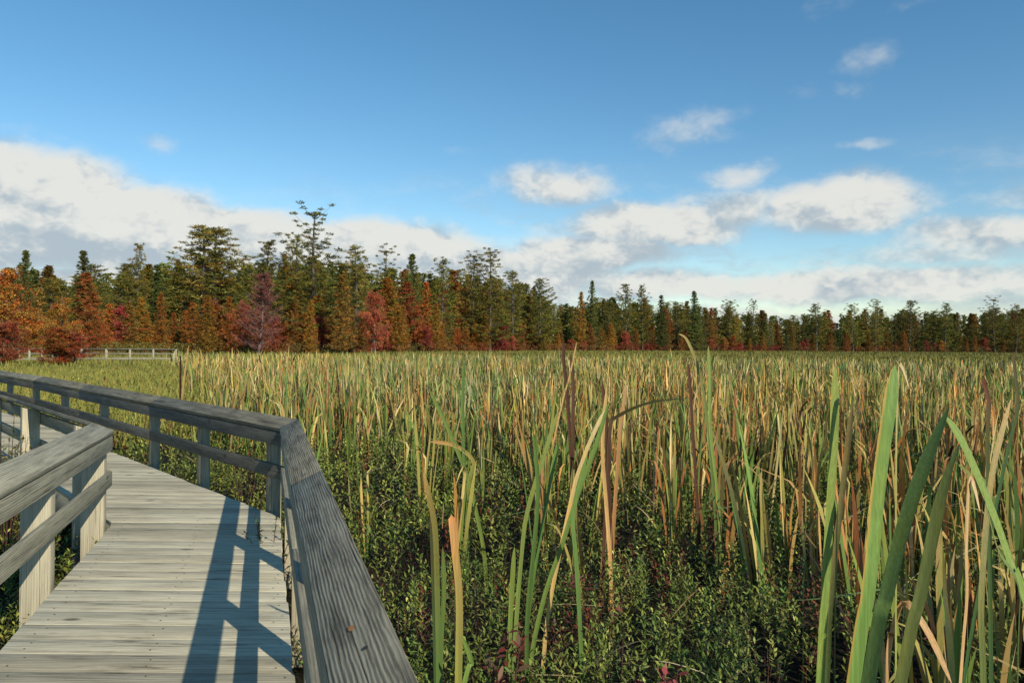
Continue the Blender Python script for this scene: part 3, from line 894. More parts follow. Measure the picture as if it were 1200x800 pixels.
def hero(label, base, leaves):
    e = empty('cattail_plant', (base[0], base[1], -0.62))
    tag(e, label, 'cattail', 'cattail plants standing in the marsh')
    for lf in leaves:
        pts, w, c0, c1 = lf[:4]; kw = lf[4] if len(lf) > 4 else {}
        P3 = [W(*p) for p in pts]
        # carry the leaf straight on down to its root in the peat
        dn = P3[0] - P3[1]; dn /= abs(dn[2]) + 1e-6
        drop = P3[0][2] + 0.62
        dn[:2] = np.clip(dn[:2], -.25, .25)
        P3 = [P3[0] + dn * drop * np.array([.55, .55, 1]), P3[0] + dn * drop * .5 * np.array([.8, .8, 1])] + P3
        hero_leaf(P3, w, c0, c1, 'leaf', e, **kw)
    return e


def gb(px, d): return W(px, 400, d)[:2]


hero('broad pale green cattail leaf with brown tip, left of the widest leaf', gb(958, 1.62),
     [([(964, 800, 1.58), (972, 640, 1.55), (978, 520, 1.52), (979, 428, 1.50)], .0205, GR, YG, dict(face=.25, tipk=.90)),
      ([(944, 800, 1.75), (944, 690, 1.78), (948, 560, 1.8), (957, 455, 1.8)], .016, GRD, YG * .7, dict(face=1.2)),
      ([(972, 800, 1.9), (976, 700, 1.85), (990, 560, 1.8), (1000, 470, 1.75)], .013, GR2, TN, dict(face=-.5)),
      ([(981, 800, 1.6), (981, 720, 1.6), (982, 640, 1.65), (983, 590, 1.7)], .02, GRD * .6, GR2, dict(face=1.3))])
hero('widest bright green cattail leaf with an orange edge and folded tip', gb(990, 1.30),
     [([(1003, 800, 1.30), (1020, 690, 1.30), (1032, 560, 1.32), (1044, 470, 1.33), (1049, 428, 1.34)], .0255, GR, GR * 1.05, dict(face=.1, tipk=.86, dark_edge=(.5, .22, .07))),
      ([(1003, 800, 1.5), (1008, 640, 1.5), (1018, 520, 1.5), (1013, 476, 1.5), (1003, 438, 1.5)], .014, GRD * .7, BR * .6, dict(face=1.2)),
      ([(1052, 700, 1.4), (1051, 560, 1.42), (1052, 470, 1.42), (1055, 427, 1.42), (1066, 455, 1.43)], .010, YG, TNL, dict(face=.8))])
hero('dark green cattail leaf slanting steeply right of the widest leaf', gb(1000, 1.15),
     [([(1020, 800, 1.12), (1040, 700, 1.13), (1062, 610, 1.15), (1090, 530, 1.17), (1112, 478, 1.18)], .020, GR2, GRD, dict(face=-.75, tipk=.8)),
      ([(1058, 800, 1.3), (1080, 700, 1.3), (1098, 610, 1.3), (1110, 560, 1.3), (1125, 520, 1.3)], .019, YG * .8, GRD, dict(face=-.5, tipk=.7))])
hero('green cattail leaf arching from upper left down to the right edge', gb(1190, 1.35),
     [([(1215, 740, 1.3), (1190, 670, 1.32), (1165, 600, 1.35), (1130, 520, 1.38), (1108, 486, 1.4)], .020, GR, GR, dict(face=.5)),
      ([(1172, 800, 1.4), (1165, 680, 1.45), (1160, 600, 1.5), (1140, 520, 1.55)], .014, GRD, GRD, dict(face=1.1)),
      ([(1195, 800, 1.25), (1196, 690, 1.28), (1170, 640, 1.3), (1150, 560, 1.35)], .018, GRD * .7, YG, dict(face=.9))])
hero('tan drooping cattail leaf bending down to the bottom edge', gb(1100, 1.5),
     [([(1040, 800, 1.5), (1048, 740, 1.5), (1062, 705, 1.48), (1090, 740, 1.45), (1118, 800, 1.42)], .014, TN, TN, dict(face=.3)),
      ([(1128, 800, 1.7), (1135, 700, 1.7), (1134, 640, 1.7), (1138, 560, 1.7), (1150, 600, 1.7)], .014, TN, TNL, dict(face=.6)),
      ([(1155, 800, 1.8), (1152, 700, 1.8), (1163, 560, 1.85), (1185, 468, 1.9)], .015, GR2, TN, dict(face=.0))])
hero('orange topped upright cattail leaf standing alone near the bottom', gb(541, 3.3),
     [([(541, 790, 3.2), (541, 700, 3.2), (535, 640, 3.2), (531, 603, 3.2)], .030, GR, OR * 1.15, dict(face=.1, tipk=.96)),
      ([(550, 790, 3.25), (556, 775, 3.25), (545, 745, 3.2)], .02, GR, GR * 1.2, {}),
      ([(520, 790, 3.4), (521, 740, 3.4), (523, 690, 3.4), (521, 640, 3.4)], .022, GR2, GR2, dict(face=.6))])
hero('brown twisted cattail leaf left of the lone orange topped leaf', gb(521, 3.6),
     [([(517, 760, 3.6), (515, 690, 3.6), (512, 620, 3.55), (503, 575, 3.5), (498, 553, 3.5)], .026, GR2, OR * .7, dict(face=.3, tipk=.8)),
      ([(512, 720, 3.7), (509, 640, 3.7), (507, 600, 3.7)], .02, GRD, BR, {})])
hero('pair of green cattail leaves crossing near the middle of the marsh', gb(655, 4.6),
     [([(640, 700, 4.6), (660, 640, 4.6), (680, 575, 4.6), (700, 520, 4.6), (714, 470, 4.6)], .027, GR, GR, dict(face=-.3)),
      ([(683, 740, 4.5), (678, 660, 4.5), (674, 600, 4.5), (690, 530, 4.5)], .027, GR2, GR, dict(face=.3)),
      ([(640, 600, 4.9), (655, 520, 4.9), (645, 560, 4.9)], .02, GR2, GR, {}),
      ([(668, 600, 4.7), (680, 550, 4.7), (700, 500, 4.7), (712, 478, 4.7)], .024, TN, TNL, {})])
hero('tall green cattail leaves with yellow tops left of middle', gb(600, 4.2),
     [([(606, 760, 4.1), (614, 640, 4.1), (622, 590, 4.1), (640, 530, 4.1), (655, 480, 4.1)], .024, GR, YG * 1.1, dict(face=.2)),
      ([(621, 800, 4.0), (621, 720, 4.0), (628, 640, 4.0), (632, 570, 4.0), (625, 500, 4.0)], .023, GR2, GR, dict(face=-.3)),
      ([(600, 760, 4.2), (602, 700, 4.2), (605, 640, 4.2)], .026, GR, GR, {})])
hero('green cattail leaves bent sharply left under a dry tan leaf', gb(545, 7.0),
     [([(552, 560, 7), (556, 540, 7), (535, 522, 7), (505, 517, 7)], .035, GR, OR, {}),
      ([(560, 600, 7), (550, 560, 7), (525, 500, 7), (503, 455, 7)], .035, GR, GR, {}),
      ([(548, 600, 7), (545, 540, 7), (543, 470, 7), (544, 420, 7)], .03, GR2, GR2, {})])
hero('tall dark cattail stalk rising above the marsh before the forest', gb(664, 10),
     [([(668, 500, 10), (664, 450, 10), (661, 425, 10), (660, 398, 10)], .045, BR, BR, {}),
      ([(672, 500, 10), (672, 450, 10), (669, 415, 10)], .05, BR, BR * .8, {}),
      ([(660, 470, 10), (668, 440, 10), (676, 400, 10)], .02, TN, TN, {})])
hero('tall tan cattail leaf curling left above the far marsh', gb(836, 7.5),
     [([(836, 560, 7.5), (828, 480, 7.5), (818, 430, 7.5), (805, 398, 7.5), (795, 391, 7.5)], .028, GR2, TN, dict(tipk=.8)),
      ([(818, 580, 7.3), (812, 500, 7.3), (809, 450, 7.3), (806, 424, 7.3)], .03, BR, BR, {}),
      ([(840, 560, 7.4), (833, 500, 7.4), (832, 440, 7.4), (830, 405, 7.4)], .03, GR, YG, {})])
hero('cattail with one long dark leaf lying level to the left', gb(722, 6.2),
     [([(716, 600, 6.2), (712, 520, 6.2), (710, 480, 6.2), (706, 448, 6.2)], .036, BR, BR, {}),
      ([(713, 560, 6.2), (716, 500, 6.2), (722, 489, 6.2), (760, 472, 6.15), (808, 466, 6.1)], .030, BR * .8, GRD * .6, dict(face=.2, tipk=.7)),
      ([(724, 560, 6.2), (728, 500, 6.2), (735, 450, 6.2)], .03, OR * .7, TN, {}),
      ([(716, 640, 6.0), (712, 590, 6.1), (707, 520, 6.1), (712, 450, 6.1)], .03, OR * .8, TN, {})])
hero('slim dark cattail stalk standing alone beyond the shaded railing', gb(212, 22),
     [([(212, 455, 22), (212, 440, 22), (212, 416, 22)], .06, BR * .4, BR * .4, {}),
      ([(215, 455, 22), (218, 430, 22), (221, 405, 22)], .05, TN, TN, {})])
hero('dark tall cattail leaf at the right edge', gb(1170, 3.2),
     [([(1175, 560, 3.2), (1193, 480, 3.2), (1190, 440, 3.2), (1187, 412, 3.2)], .015, GRD, BR, {}),
      ([(1160, 600, 3.1), (1158, 520, 3.1), (1159, 470, 3.1), (1151, 444, 3.1)], .018, GRD, np.array([.15, .03, .03]), {})])

# ------------------------------------------------------------------ leafy shrubs one can tell apart, close to the walk
def leafy(name, label, base, n, R, Hh, L, Wd, cols, cat='shrub', zb=-0.6, group=None):
    e = empty(name, (base[0], base[1], zb)); tag(e, label, cat, group)
    S1 = Soup(); S2 = Soup()
    ns = max(4, n // 14)
    for s_ in range(ns):
        a = random.uniform(0, 6.28); r = R * math.sqrt(random.random())
        tip = np.array([r * cos(a), r * sin(a), Hh * (1 - 0.35 * (r / R) ** 2) * random.uniform(.8, 1.05)])
        pts = [tip * np.array([.15, .15, 0]), tip * np.array([.4, .4, .5]), tip * np.array([.8, .8, .85]), tip]
        v_, f_ = tube(pts, [.006, .005, .003, .002], 5); S1.add(v_, f_, (1, 1, 1))
        for q in range(14):
            t_ = random.uniform(.35, 1.0)
            p_ = np.array([np.interp(t_, [0, .33, .66, 1], [pp[k_] for pp in pts]) for k_ in range(3)])
            la = random.uniform(0, 6.28); up = radians(random.gauss(35, 22))
            d3 = np.array([cos(la) * cos(up), sin(la) * cos(up), sin(up)]); sd = np.cross(d3, [0, 0, 1]); sd /= np.linalg.norm(sd)
            sd = sd * cos(.5) + np.cross(sd, d3) * sin(random.uniform(-.8, .8))
            nr = np.cross(sd, d3); l = L * random.uniform(.6, 1.2); w_ = Wd * random.uniform(.7, 1.2)
            A = p_; Tm = p_ + d3 * l - nr * l * .1
            v_ = np.array([A, p_ + d3 * l * .35 + sd * w_ * .5 + nr * w_ * .15, p_ + d3 * l * .7 + sd * w_ * .4 + nr * w_ * .12, Tm,
                           p_ + d3 * l * .7 - sd * w_ * .4 + nr * w_ * .12, p_ + d3 * l * .35 - sd * w_ * .5 + nr * w_ * .15, p_ + d3 * l * .5])
            c_ = np.array(random.choice(cols)) * random.uniform(.75, 1.25)
            S2.add(v_, np.array([[0, 1, 2, 6], [6, 2, 3, 4], [0, 6, 4, 5]]), c_)
    link(bpy.data.objects.new('stem', S1.mesh('stem', [M_STEM])), e)
    link(bpy.data.objects.new('foliage', S2.mesh('foliage', [M_LEAF])), e)
    return e


MAR = [(.13, .025, .03), (.10, .03, .03), (.20, .06, .045), (.16, .10, .06)]
GL = [(.09, .13, .03), (.13, .16, .045), (.06, .10, .03), (.19, .19, .06)]
PINKY = [(.42, .10, .07), (.30, .08, .06), (.36, .22, .12)]
leafy('leafy_shrub', 'maroon leaved shrub in front of the cattails, left of middle', gb(595, 3.9), 70, .20, .80, .085, .024, MAR)
leafy('leafy_shrub', 'small maroon leaved shrub beside the near end of the railing', gb(505, 3.2), 60, .14, .68, .060, .026, MAR + PINKY)
leafy('leafy_shrub', 'red and orange leaved shrub at the bottom middle', gb(780, 3.55), 110, .26, .82, .07, .03, MAR + PINKY)
leafy('leafy_shrub', 'low red shrub under the pair of crossing green leaves', gb(700, 5.6), 110, .3, .72, .06, .022, MAR)
leafy('leafy_shrub', 'green shrub poking over the deck at the railing corner', (-2.02, 6.45), 130, .22, .92, .045, .016, GL)
leafy('leafy_shrub', 'green leaves growing beside the left railing post', (-3.12, 4.22), 70, .17, .68, .055, .018, GL + [(.3, .06, .03)])
leafy('leafy_shrub', 'reddish shrub outside the left railing, below its mid rail', (-3.55, 4.5), 80, .25, .62, .045, .016, GL + MAR)
leafy('leafy_shrub', 'green bush outside the left railing beyond the short rail', gb(20, 8.6), 260, .5, .98, .05, .018, GL)
leafy('leafy_shrub', 'yellow green bush behind the left rail corner', gb(85, 9.0), 160, .35, .62, .05, .018, GL + MAR)
leafy('leafy_shrub', 'yellow green bush at the left edge between the two left railings', gb(10, 7.2), 800, .48, 1.50, .05, .018, GL + [(.24, .22, .06)])
leafy('leafy_shrub', 'green bush rising behind the short left railing', gb(-45, 6.8), 500, .45, 1.30, .05, .018, GL)
leafy('leafy_shrub', 'green bush under the shaded right railing', (-3.1, 8.9), 240, .45, .82, .05, .017, GL)
leafy('leafy_shrub', 'dark green bush behind the first post of the shaded railing', (-4.2, 10.4), 240, .5, .80, .055, .018, GL)
leafy('leafy_shrub', 'small dry brown bush behind the railing corner', (-2.0, 8.3), 180, .35, .72, .045, .016, GL + [(.24, .12, .05), (.2, .15, .06)])
for q, (px, d_) in enumerate(((420, 5.6), (470, 4.9), (560, 5.2), (840, 4.6), (900, 5.0), (730, 4.4))):
    leafy('leafy_shrub', ['green shrub against the outer side of the near railing', 'bright green shrub to the right of the near top rail', 'green shrub behind the lone orange topped leaf', 'dark green shrub in the open patch right of middle', 'green shrub left of the broad pale leaf', 'green shrub behind the red and orange shrub'][q],
          gb(px, d_), 170, .3, .62, .045, .015, GL)

#==TREES==
# ------------------------------------------------------------------ trees
def tufts(cent, size, nper, flat, ql, qw, cols, cvar=0.25, upbias=0.0):
    """clouds of small leaf/needle quads round centres"""
    N = len(cent) * nper
    idx = np.repeat(np.arange(len(cent)), nper)
    off = rng.normal(0, 1, (N, 3)); off /= np.linalg.norm(off, axis=1)[:, None]; off *= rng.uniform(0.2, 1.0, (N, 1)) ** 0.6
    off *= np.stack([size[idx], size[idx], size[idx] * flat], -1)
    p_ = cent[idx] + off
    d3 = off + rng.normal(0, 0.35, (N, 3)) * size[idx][:, None]; d3[:, 2] += upbias * size[idx]
    d3 /= np.linalg.norm(d3, axis=1)[:, None] + 1e-9
    sd = np.cross(d3, rng.normal(0, 1, (N, 3))); sd /= np.linalg.norm(sd, axis=1)[:, None] + 1e-9
    l = ql * rng.uniform(.6, 1.3, (N, 1)); w_ = qw * rng.uniform(.6, 1.3, (N, 1))
    v_ = np.stack([p_ - d3 * l * .5, p_ + sd * w_ * .5, p_ + d3 * l * .5, p_ - sd * w_ * .5], 1).reshape(-1, 3)
    tc_ = cols[rng.integers(0, len(cols), len(cent))] * rng.uniform(1 - cvar, 1 + cvar, (len(cent), 1))
    c_ = tc_[idx] * rng.uniform(.8, 1.2, (N, 1))
    return v_, np.arange(N * 4).reshape(-1, 4), np.repeat(c_, 4, axis=0)


PINE_C = np.array([[.085, .100, .028], [.110, .115, .030], [.065, .085, .028], [.135, .115, .032]])
SPR_C = np.array([[.055, .078, .026], [.068, .088, .030], [.085, .092, .026]])
OLIVE_C = np.array([[.150, .125, .030], [.18, .130, .030], [.125, .115, .030], [.21, .13, .032]])
GOLD_C = np.array([[.40, .17, .03], [.32, .16, .03], [.46, .15, .028], [.26, .16, .03]])
ORANGE_C = np.array([[.42, .12, .026], [.46, .17, .03], [.38, .075, .024], [.36, .19, .035], [.24, .15, .035]])
CRIM_C = np.array([[.38, .075, .045], [.32, .06, .042], [.44, .12, .045], [.30, .12, .055]])
BURG_C = np.array([[.25, .075, .065], [.28, .09, .07], [.20, .08, .07]])
RUSSET_C = np.array([[.30, .11, .032], [.34, .12, .032], [.24, .11, .03], [.27, .16, .035]])


def make_tree(kind, seed, cols, hgt=1.0, barkm=None):
    """returns (trunk mesh, crown mesh) for a tree of height 20 (unit scale 20 m) or 8 m for bushes"""
    r = random.Random(seed)
    T = Soup(); C_ = Soup()
    Hh = 20.0
    bend = [r.uniform(-.5, .5) for _ in range(4)]
    def ctr(z):
        t = z / Hh
        return np.array([bend[0] * sin(t * 3) + bend[1] * t, bend[2] * sin(t * 2.5) + bend[3] * t, z])
    zs = np.linspace(0, Hh * .98, 12)
    if kind in ('pine', 'ragged', 'spruce', 'narrow'):
        rad = {'pine': .30, 'ragged': .30, 'spruce': .22, 'narrow': .15}[kind]
        v_, f_ = tube([ctr(z) for z in zs], rad * (1 - zs / Hh) ** .8 + .03, 7); T.add(v_, f_, (1, 1, 1))
        cents = []; sizes = []
        z0 = {'pine': .10, 'ragged': .12, 'spruce': .05, 'narrow': .04}[kind] * Hh
        z = z0 + r.uniform(0, .5)
        lop = r.uniform(0, 6.28)
        while z < Hh * .985:
            t = (z - z0) / (Hh - z0)
            if kind == 'pine': Lm = 4.9 * (1 - t) ** .60 * (.75 + .25 * min(1, t * 4)) + .45; nb = r.randint(5, 7); dz = r.uniform(.55, .95)
            elif kind == 'ragged': Lm = (4.6 if t < .55 else 3.6) * (1 - t) ** .42 + .4; nb = r.randint(5, 6) if t < .55 else r.randint(3, 5); dz = r.uniform(.6, 1.05)
            elif kind == 'spruce': Lm = 3.7 * (1 - t) ** .85 + .2; nb = r.randint(6, 8); dz = r.uniform(.40, .62)
            else: Lm = 2.6 * (1 - t) ** .75 * (.7 + .3 * min(1, t * 6)) + .15; nb = r.randint(5, 7); dz = r.uniform(.42, .65)
            a0 = r.uniform(0, 6.28)
            zw = z
            for b_ in range(nb):
                z = max(z0, zw + r.uniform(-.5, .5) * dz)
                a = a0 + b_ * 6.283 / nb + r.uniform(-.35, .35)
                L = Lm * r.uniform(.55, 1.12) * (1 + (.25 if kind in ('pine', 'ragged') else .08) * cos(a - lop))
                if kind in ('pine', 'ragged') and r.random() < .14: L *= 1.35
                if kind in ('pine', 'ragged') and r.random() < .10: continue
                up0 = {'pine': .12, 'ragged': .10, 'spruce': -.12, 'narrow': .25}[kind] + .35 * t
                up1 = {'pine': .30, 'ragged': .62 if t > .45 else .2, 'spruce': .02, 'narrow': .5}[kind] + .3 * t
                pts = []
                for s in np.linspace(0, 1, 5):
                    rr = L * s; zz = rr * (up0 + (up1 - up0) * s) + r.uniform(-.04, .04)
                    pts.append(ctr(min(z, Hh * .97)) + np.array([rr * cos(a), rr * sin(a), zz]))
                pts = np.array(pts)
                v_, f_ = tube(pts, np.linspace(.055, .012, 5) * (1 if kind in ('pine', 'ragged') else .6) * (1 - .4 * t), 4); T.add(v_, f_, (1, 1, 1))
                st = {'pine': .38, 'ragged': .40 if t > .5 else .3, 'spruce': .12, 'narrow': .15}[kind]
                step = {'pine': .52, 'ragged': .50, 'spruce': .48, 'narrow': .50}[kind]
                zj = 0
                m_ = max(2, int(L * (1 - st) / step))
                for s in np.linspace(st, 1.0, m_):
                    if r.random() < (.10 if kind != 'spruce' else .04): continue
                    p_ = np.array([np.interp(s, np.linspace(0, 1, 5), pts[:, q]) for q in range(3)])
                    wd = L * (1 - s) * .28 + .12
                    off = r.uniform(-wd, wd)
                    cents.append(p_ + np.array([-sin(a) * off, cos(a) * off, r.uniform(-.05, .08)])); sizes.append(r.uniform(.40, .66) * {'pine': 1.2, 'ragged': 1.1, 'spruce': 1.0, 'narrow': 1.0}[kind] * (1 - (.55 if kind in ('spruce', 'narrow') else .25) * t))
            z = zw + dz
        cents.append(ctr(Hh * .97) + np.array([0, 0, .3])); sizes.append(.16 if kind in ('spruce', 'narrow') else .3)
        cents = np.array(cents); sizes = np.array(sizes)
        flat = {'pine': .42, 'ragged': .40, 'spruce': .45, 'narrow': .8}[kind]
        nper = {'pine': 30, 'ragged': 30, 'spruce': 22, 'narrow': 24}[kind]
        C_.add(*tufts(cents, sizes, nper, flat, .52, .095, cols, .36, upbias=.25))
    elif kind == 'leafy':      # broad-leaved, 20 units tall too, narrow-ish young maple shape
        v_, f_ = tube([ctr(z) for z in zs * .9], .28 * (1 - zs / Hh) + .04, 7); T.add(v_, f_, (1, 1, 1))
        cents = []; sizes = []
        for b_ in range(46):
            t = r.uniform(.10, .95) ** 1.0; z = t * Hh * .86
            a = r.uniform(0, 6.28); L = (1 - abs(t - .28) / .80) ** .9 * 4.6 * r.uniform(.4, 1.2) + .5
            up = r.uniform(.5, 1.1)
            pts = np.array([ctr(z) + np.array([L * s * cos(a + .3 * s * r.uniform(-1, 1)), L * s * sin(a), L * s * up * (.6 + .4 * s)]) for s in np.linspace(0, 1, 5)])
            pts[:, 2] = np.minimum(pts[:, 2], Hh)
            v_, f_ = tube(pts, np.linspace(.11, .02, 5), 4); T.add(v_, f_, (1, 1, 1))
            for q in range(int(7 + L * 2)):
                s = r.uniform(.3, 1.05)
                p_ = np.array([np.interp(s, np.linspace(0, 1, 5), pts[:, w]) for w in range(3)])
                cents.append(p_ + np.array([r.gauss(0, .55), r.gauss(0, .55), r.gauss(0, .4)])); sizes.append(r.uniform(.55, .95))
        C_.add(*tufts(np.array(cents), np.array(sizes), 24, .8, .36, .20, cols, .36))
    elif kind == 'twiggy':     # nearly bare crown of fine upswept twigs
        v_, f_ = tube([ctr(z) for z in zs], .24 * (1 - zs / Hh) + .03, 7); T.add(v_, f_, (1, 1, 1))
        cents = []; sizes = []
        z = 1.5
        while z < Hh * .96:
            t = z / Hh; L0 = 4.2 * (1 - t) ** .7 + .4
            for b_ in range(6):
                a = r.uniform(0, 6.28); L = L0 * r.uniform(.35, 1.25)
                pts = np.array([ctr(z) + np.array([L * s * cos(a), L * s * sin(a), L * s * (.25 + .45 * s)]) for s in np.linspace(0, 1, 5)])
                v_, f_ = tube(pts, np.linspace(.07, .015, 5), 4); T.add(v_, f_, (1, 1, 1))
                for q in range(9):
                    s = r.uniform(.3, 1.0); p_ = np.array([np.interp(s, np.linspace(0, 1, 5), pts[:, w]) for w in range(3)])
                    cents.append(p_); sizes.append(r.uniform(.4, .7))
            z += r.uniform(.5, .8)
        C_.add(*tufts(np.array(cents), np.array(sizes), 7, .7, .50, .09, cols, .25, upbias=.6))
    tm = T.mesh('trunk', [barkm or M_BARK], smooth=True)
    cm = C_.mesh('crown', [M_AUT if kind in ('leafy', 'twiggy') else M_NEEDLE])
    return tm, cm


PINE_C = PINE_C * np.array([1.75, 1.5, 1.0]); OLIVE_C = OLIVE_C * np.array([1.35, 1.15, .9]); SPR_C = SPR_C * np.array([1.45, 1.35, 1.0])
KINDS = {
    'pine_tree': [make_tree('pine', 100 + q, PINE_C) for q in range(6)],
    'ragged': [make_tree('ragged', 130 + q, PINE_C) for q in range(3)],
    'spruce_tree': [make_tree('spruce', 200 + q, SPR_C) for q in range(4)],
    'cedar': [make_tree('narrow', 300 + q, OLIVE_C) for q in range(4)],
    'larch': [make_tree('narrow', 340 + q, GOLD_C) for q in range(4)],
    'russet': [make_tree('narrow', 360 + q, RUSSET_C) for q in range(3)],
    'orange': [make_tree('leafy', 400 + q, ORANGE_C) for q in range(4)],
    'crimson': [make_tree('leafy', 440 + q, CRIM_C) for q in range(3)],
    'twiggy': [make_tree('twiggy', 470 + q, BURG_C, barkm=M_PALEBARK) for q in range(2)],
}
NAME = {'pine_tree': 'pine_tree', 'ragged': 'pine_tree', 'spruce_tree': 'spruce_tree', 'cedar': 'cedar_tree', 'larch': 'larch_tree', 'russet': 'larch_tree', 'orange': 'maple_tree', 'crimson': 'maple_tree', 'twiggy': 'bare_tree'}


def tree(kind, px, top, d, wide=1.0, label=None, group='trees along the far edge of the marsh', var=None, rz=None, zb=-0.6):
    b = W(px, top, d)
    hgt = b[2] - zb
    e = empty(NAME[kind], (b[0], b[1], zb), rz if rz is not None else random.uniform(0, 6.28))
    s = hgt / 20.0
    e.scale = (s * wide, s * wide, s)
    tm, cm = KINDS[kind][var if var is not None else random.randrange(len(KINDS[kind]))]
    link(bpy.data.objects.new('trunk', tm), e); link(bpy.data.objects.new('crown', cm), e)
    ALLT.append([e, kind, px, top, d, label])
    tag(e, label, 'tree', group)
    return e


ALLT = []
DIST_X = [-250, 0, 200, 400, 600, 800, 1000, 1200, 1450]; DIST_D = [85, 100, 132, 160, 235, 320, 380, 420, 450]
def edge_d(px): return float(np.interp(px, DIST_X, DIST_D))


# named, clearly recognisable trees
HERO = [
    ('orange', 8, 300, 72, 1.15, 'bright orange maple at the left end, in front of the distant boardwalk'),
    ('orange', -40, 290, 74, 1.1, 'orange maple at the far left edge'),
    ('orange', 74, 340, 63, 1.0, 'smaller orange and red maple standing before the distant boardwalk'),
    ('orange', 66, 376, 60, 2.0, 'low orange maple bush hiding part of the distant boardwalk'),
    ('crimson', 86, 384, 61, 2.0, 'low red maple bush hiding the distant boardwalk beside an orange one'),
    ('crimson', 4, 366, 60, 1.7, 'low red maple bush at the left end of the distant boardwalk'),
    ('pine_tree', 232, 262, 138, 1.65, 'huge broad dark pine with long limbs reaching right'),
    ('pine_tree', 258, 268, 142, 1.45, 'broad pine just behind the huge dark pine'),
    ('twiggy', 303, 318, 122, 1.35, 'nearly bare burgundy tree with a pale trunk'),
    ('ragged', 371, 248, 150, 1.15, 'tallest ragged pine with upswept limbs above the treeline'),
    ('pine_tree', 314, 282, 150, .9, 'rusty topped pine behind the bare burgundy tree'),
    ('pine_tree', 343, 275, 165, .7, 'narrow pine top just left of the tallest ragged pine'),
    ('pine_tree', 415, 288, 160, 1.0, 'grey green pine right of the tallest ragged pine'),
    ('crimson', 438, 332, 140, .9, 'large crimson maple standing before the dark pines'),
    ('ragged', 452, 293, 185, .9, 'thin ragged pine behind the large crimson maple'),
    ('spruce_tree', 481, 296, 195, 1.0, 'pointed green spruce right of the large crimson maple'),
    ('pine_tree', 515, 303, 200, .9, 'grey green pine between the pointed spruce and the forked pine'),
    ('ragged', 551, 299, 215, 1.1, 'dark broad topped pine left of the forked pine'),
    ('ragged', 574, 295, 215, 1.0, 'forked pine with crooked limbs against the cloud'),
    ('pine_tree', 602, 316, 225, 1.0, 'olive pine right of the forked pine'),
    ('pine_tree', 632, 326, 240, 1.1, 'last tall olive pine before the treeline steps down'),
    ('spruce_tree', 694, 328, 275, .8, 'slender spruce at the left of the lower treeline'),
    ('larch', 679, 341, 265, 1.0, 'golden larch beside the slender spruce'),
    ('pine_tree', 734, 333, 295, .9, 'left one of the twin pines in the lower treeline'),
    ('pine_tree', 753, 334, 300, .8, 'right one of the twin pines in the lower treeline'),
    ('spruce_tree', 775, 345, 300, 1.0, 'spruce just right of the twin pines'),
    ('spruce_tree', 814, 340, 310, 1.1, 'single tall dark spruce in the lower treeline'),
    ('pine_tree', 852, 352, 340, 1.3, 'flat topped pine right of the single tall spruce'),
    ('ragged', 882, 353, 350, .9, 'small ragged pine right of the flat topped pine'),
    ('pine_tree', 957, 356, 365, 1.4, 'broad dark pine at the left of the right hand forest'),
    ('pine_tree', 1000, 356, 375, 1.1, 'dark pine right of the broad dark pine'),
    ('ragged', 1026, 353, 380, 1.2, 'ragged topped pine in the right hand forest'),
    ('pine_tree', 1065, 351, 390, 1.1, 'tall dark pine in the middle of the right hand forest'),
    ('pine_tree', 1107, 355, 400, 1.1, 'dark pine between two taller pines in the right hand forest'),
    ('ragged', 1166, 350, 410, 1.1, 'tallest pine near the right edge'),
    ('pine_tree', 1190, 357, 410, 1.1, 'dark pine at the right edge'),
    ('pine_tree', 162, 287, 130, .55, 'thin pale topped pine left of the huge dark pine'),
    ('spruce_tree', 30, 292, 120, .9, 'dark spruce behind the bright orange maple'),
    ('spruce_tree', 92, 292, 125, 1.0, 'dark green spruce above the smaller orange maple'),
    ('larch', 190, 342, 118, 1.1, 'golden orange larch below the huge dark pine'),
    ('larch', 243, 345, 118, 1.3, 'wide orange larch left of the bare burgundy tree'),
    ('larch', 365, 350, 128, 1.2, 'orange brown larch under the tallest ragged pine'),
    ('cedar', 400, 320, 140, 1.4, 'olive cedar beneath the grey green pine'),
]
for (kd, px, top, d, wd, lab) in HERO: tree(kd, px, top, d, wd, lab)

SKY_X = [-250, 0, 50, 90, 130, 165, 190, 220, 250, 285, 310, 340, 370, 400, 430, 455, 480, 520, 550, 575, 600, 630, 660, 690, 730, 755, 775, 815, 850, 880, 920, 955, 1000, 1025, 1065, 1100, 1130, 1165, 1200, 1450]
SKY_Y = [290, 305, 305, 304, 308, 300, 296, 290, 290, 300, 296, 290, 290, 296, 302, 304, 304, 310, 308, 312, 322, 333, 352, 345, 342, 342, 348, 350, 356, 358, 368, 362, 362, 358, 358, 362, 362, 358, 360, 355]
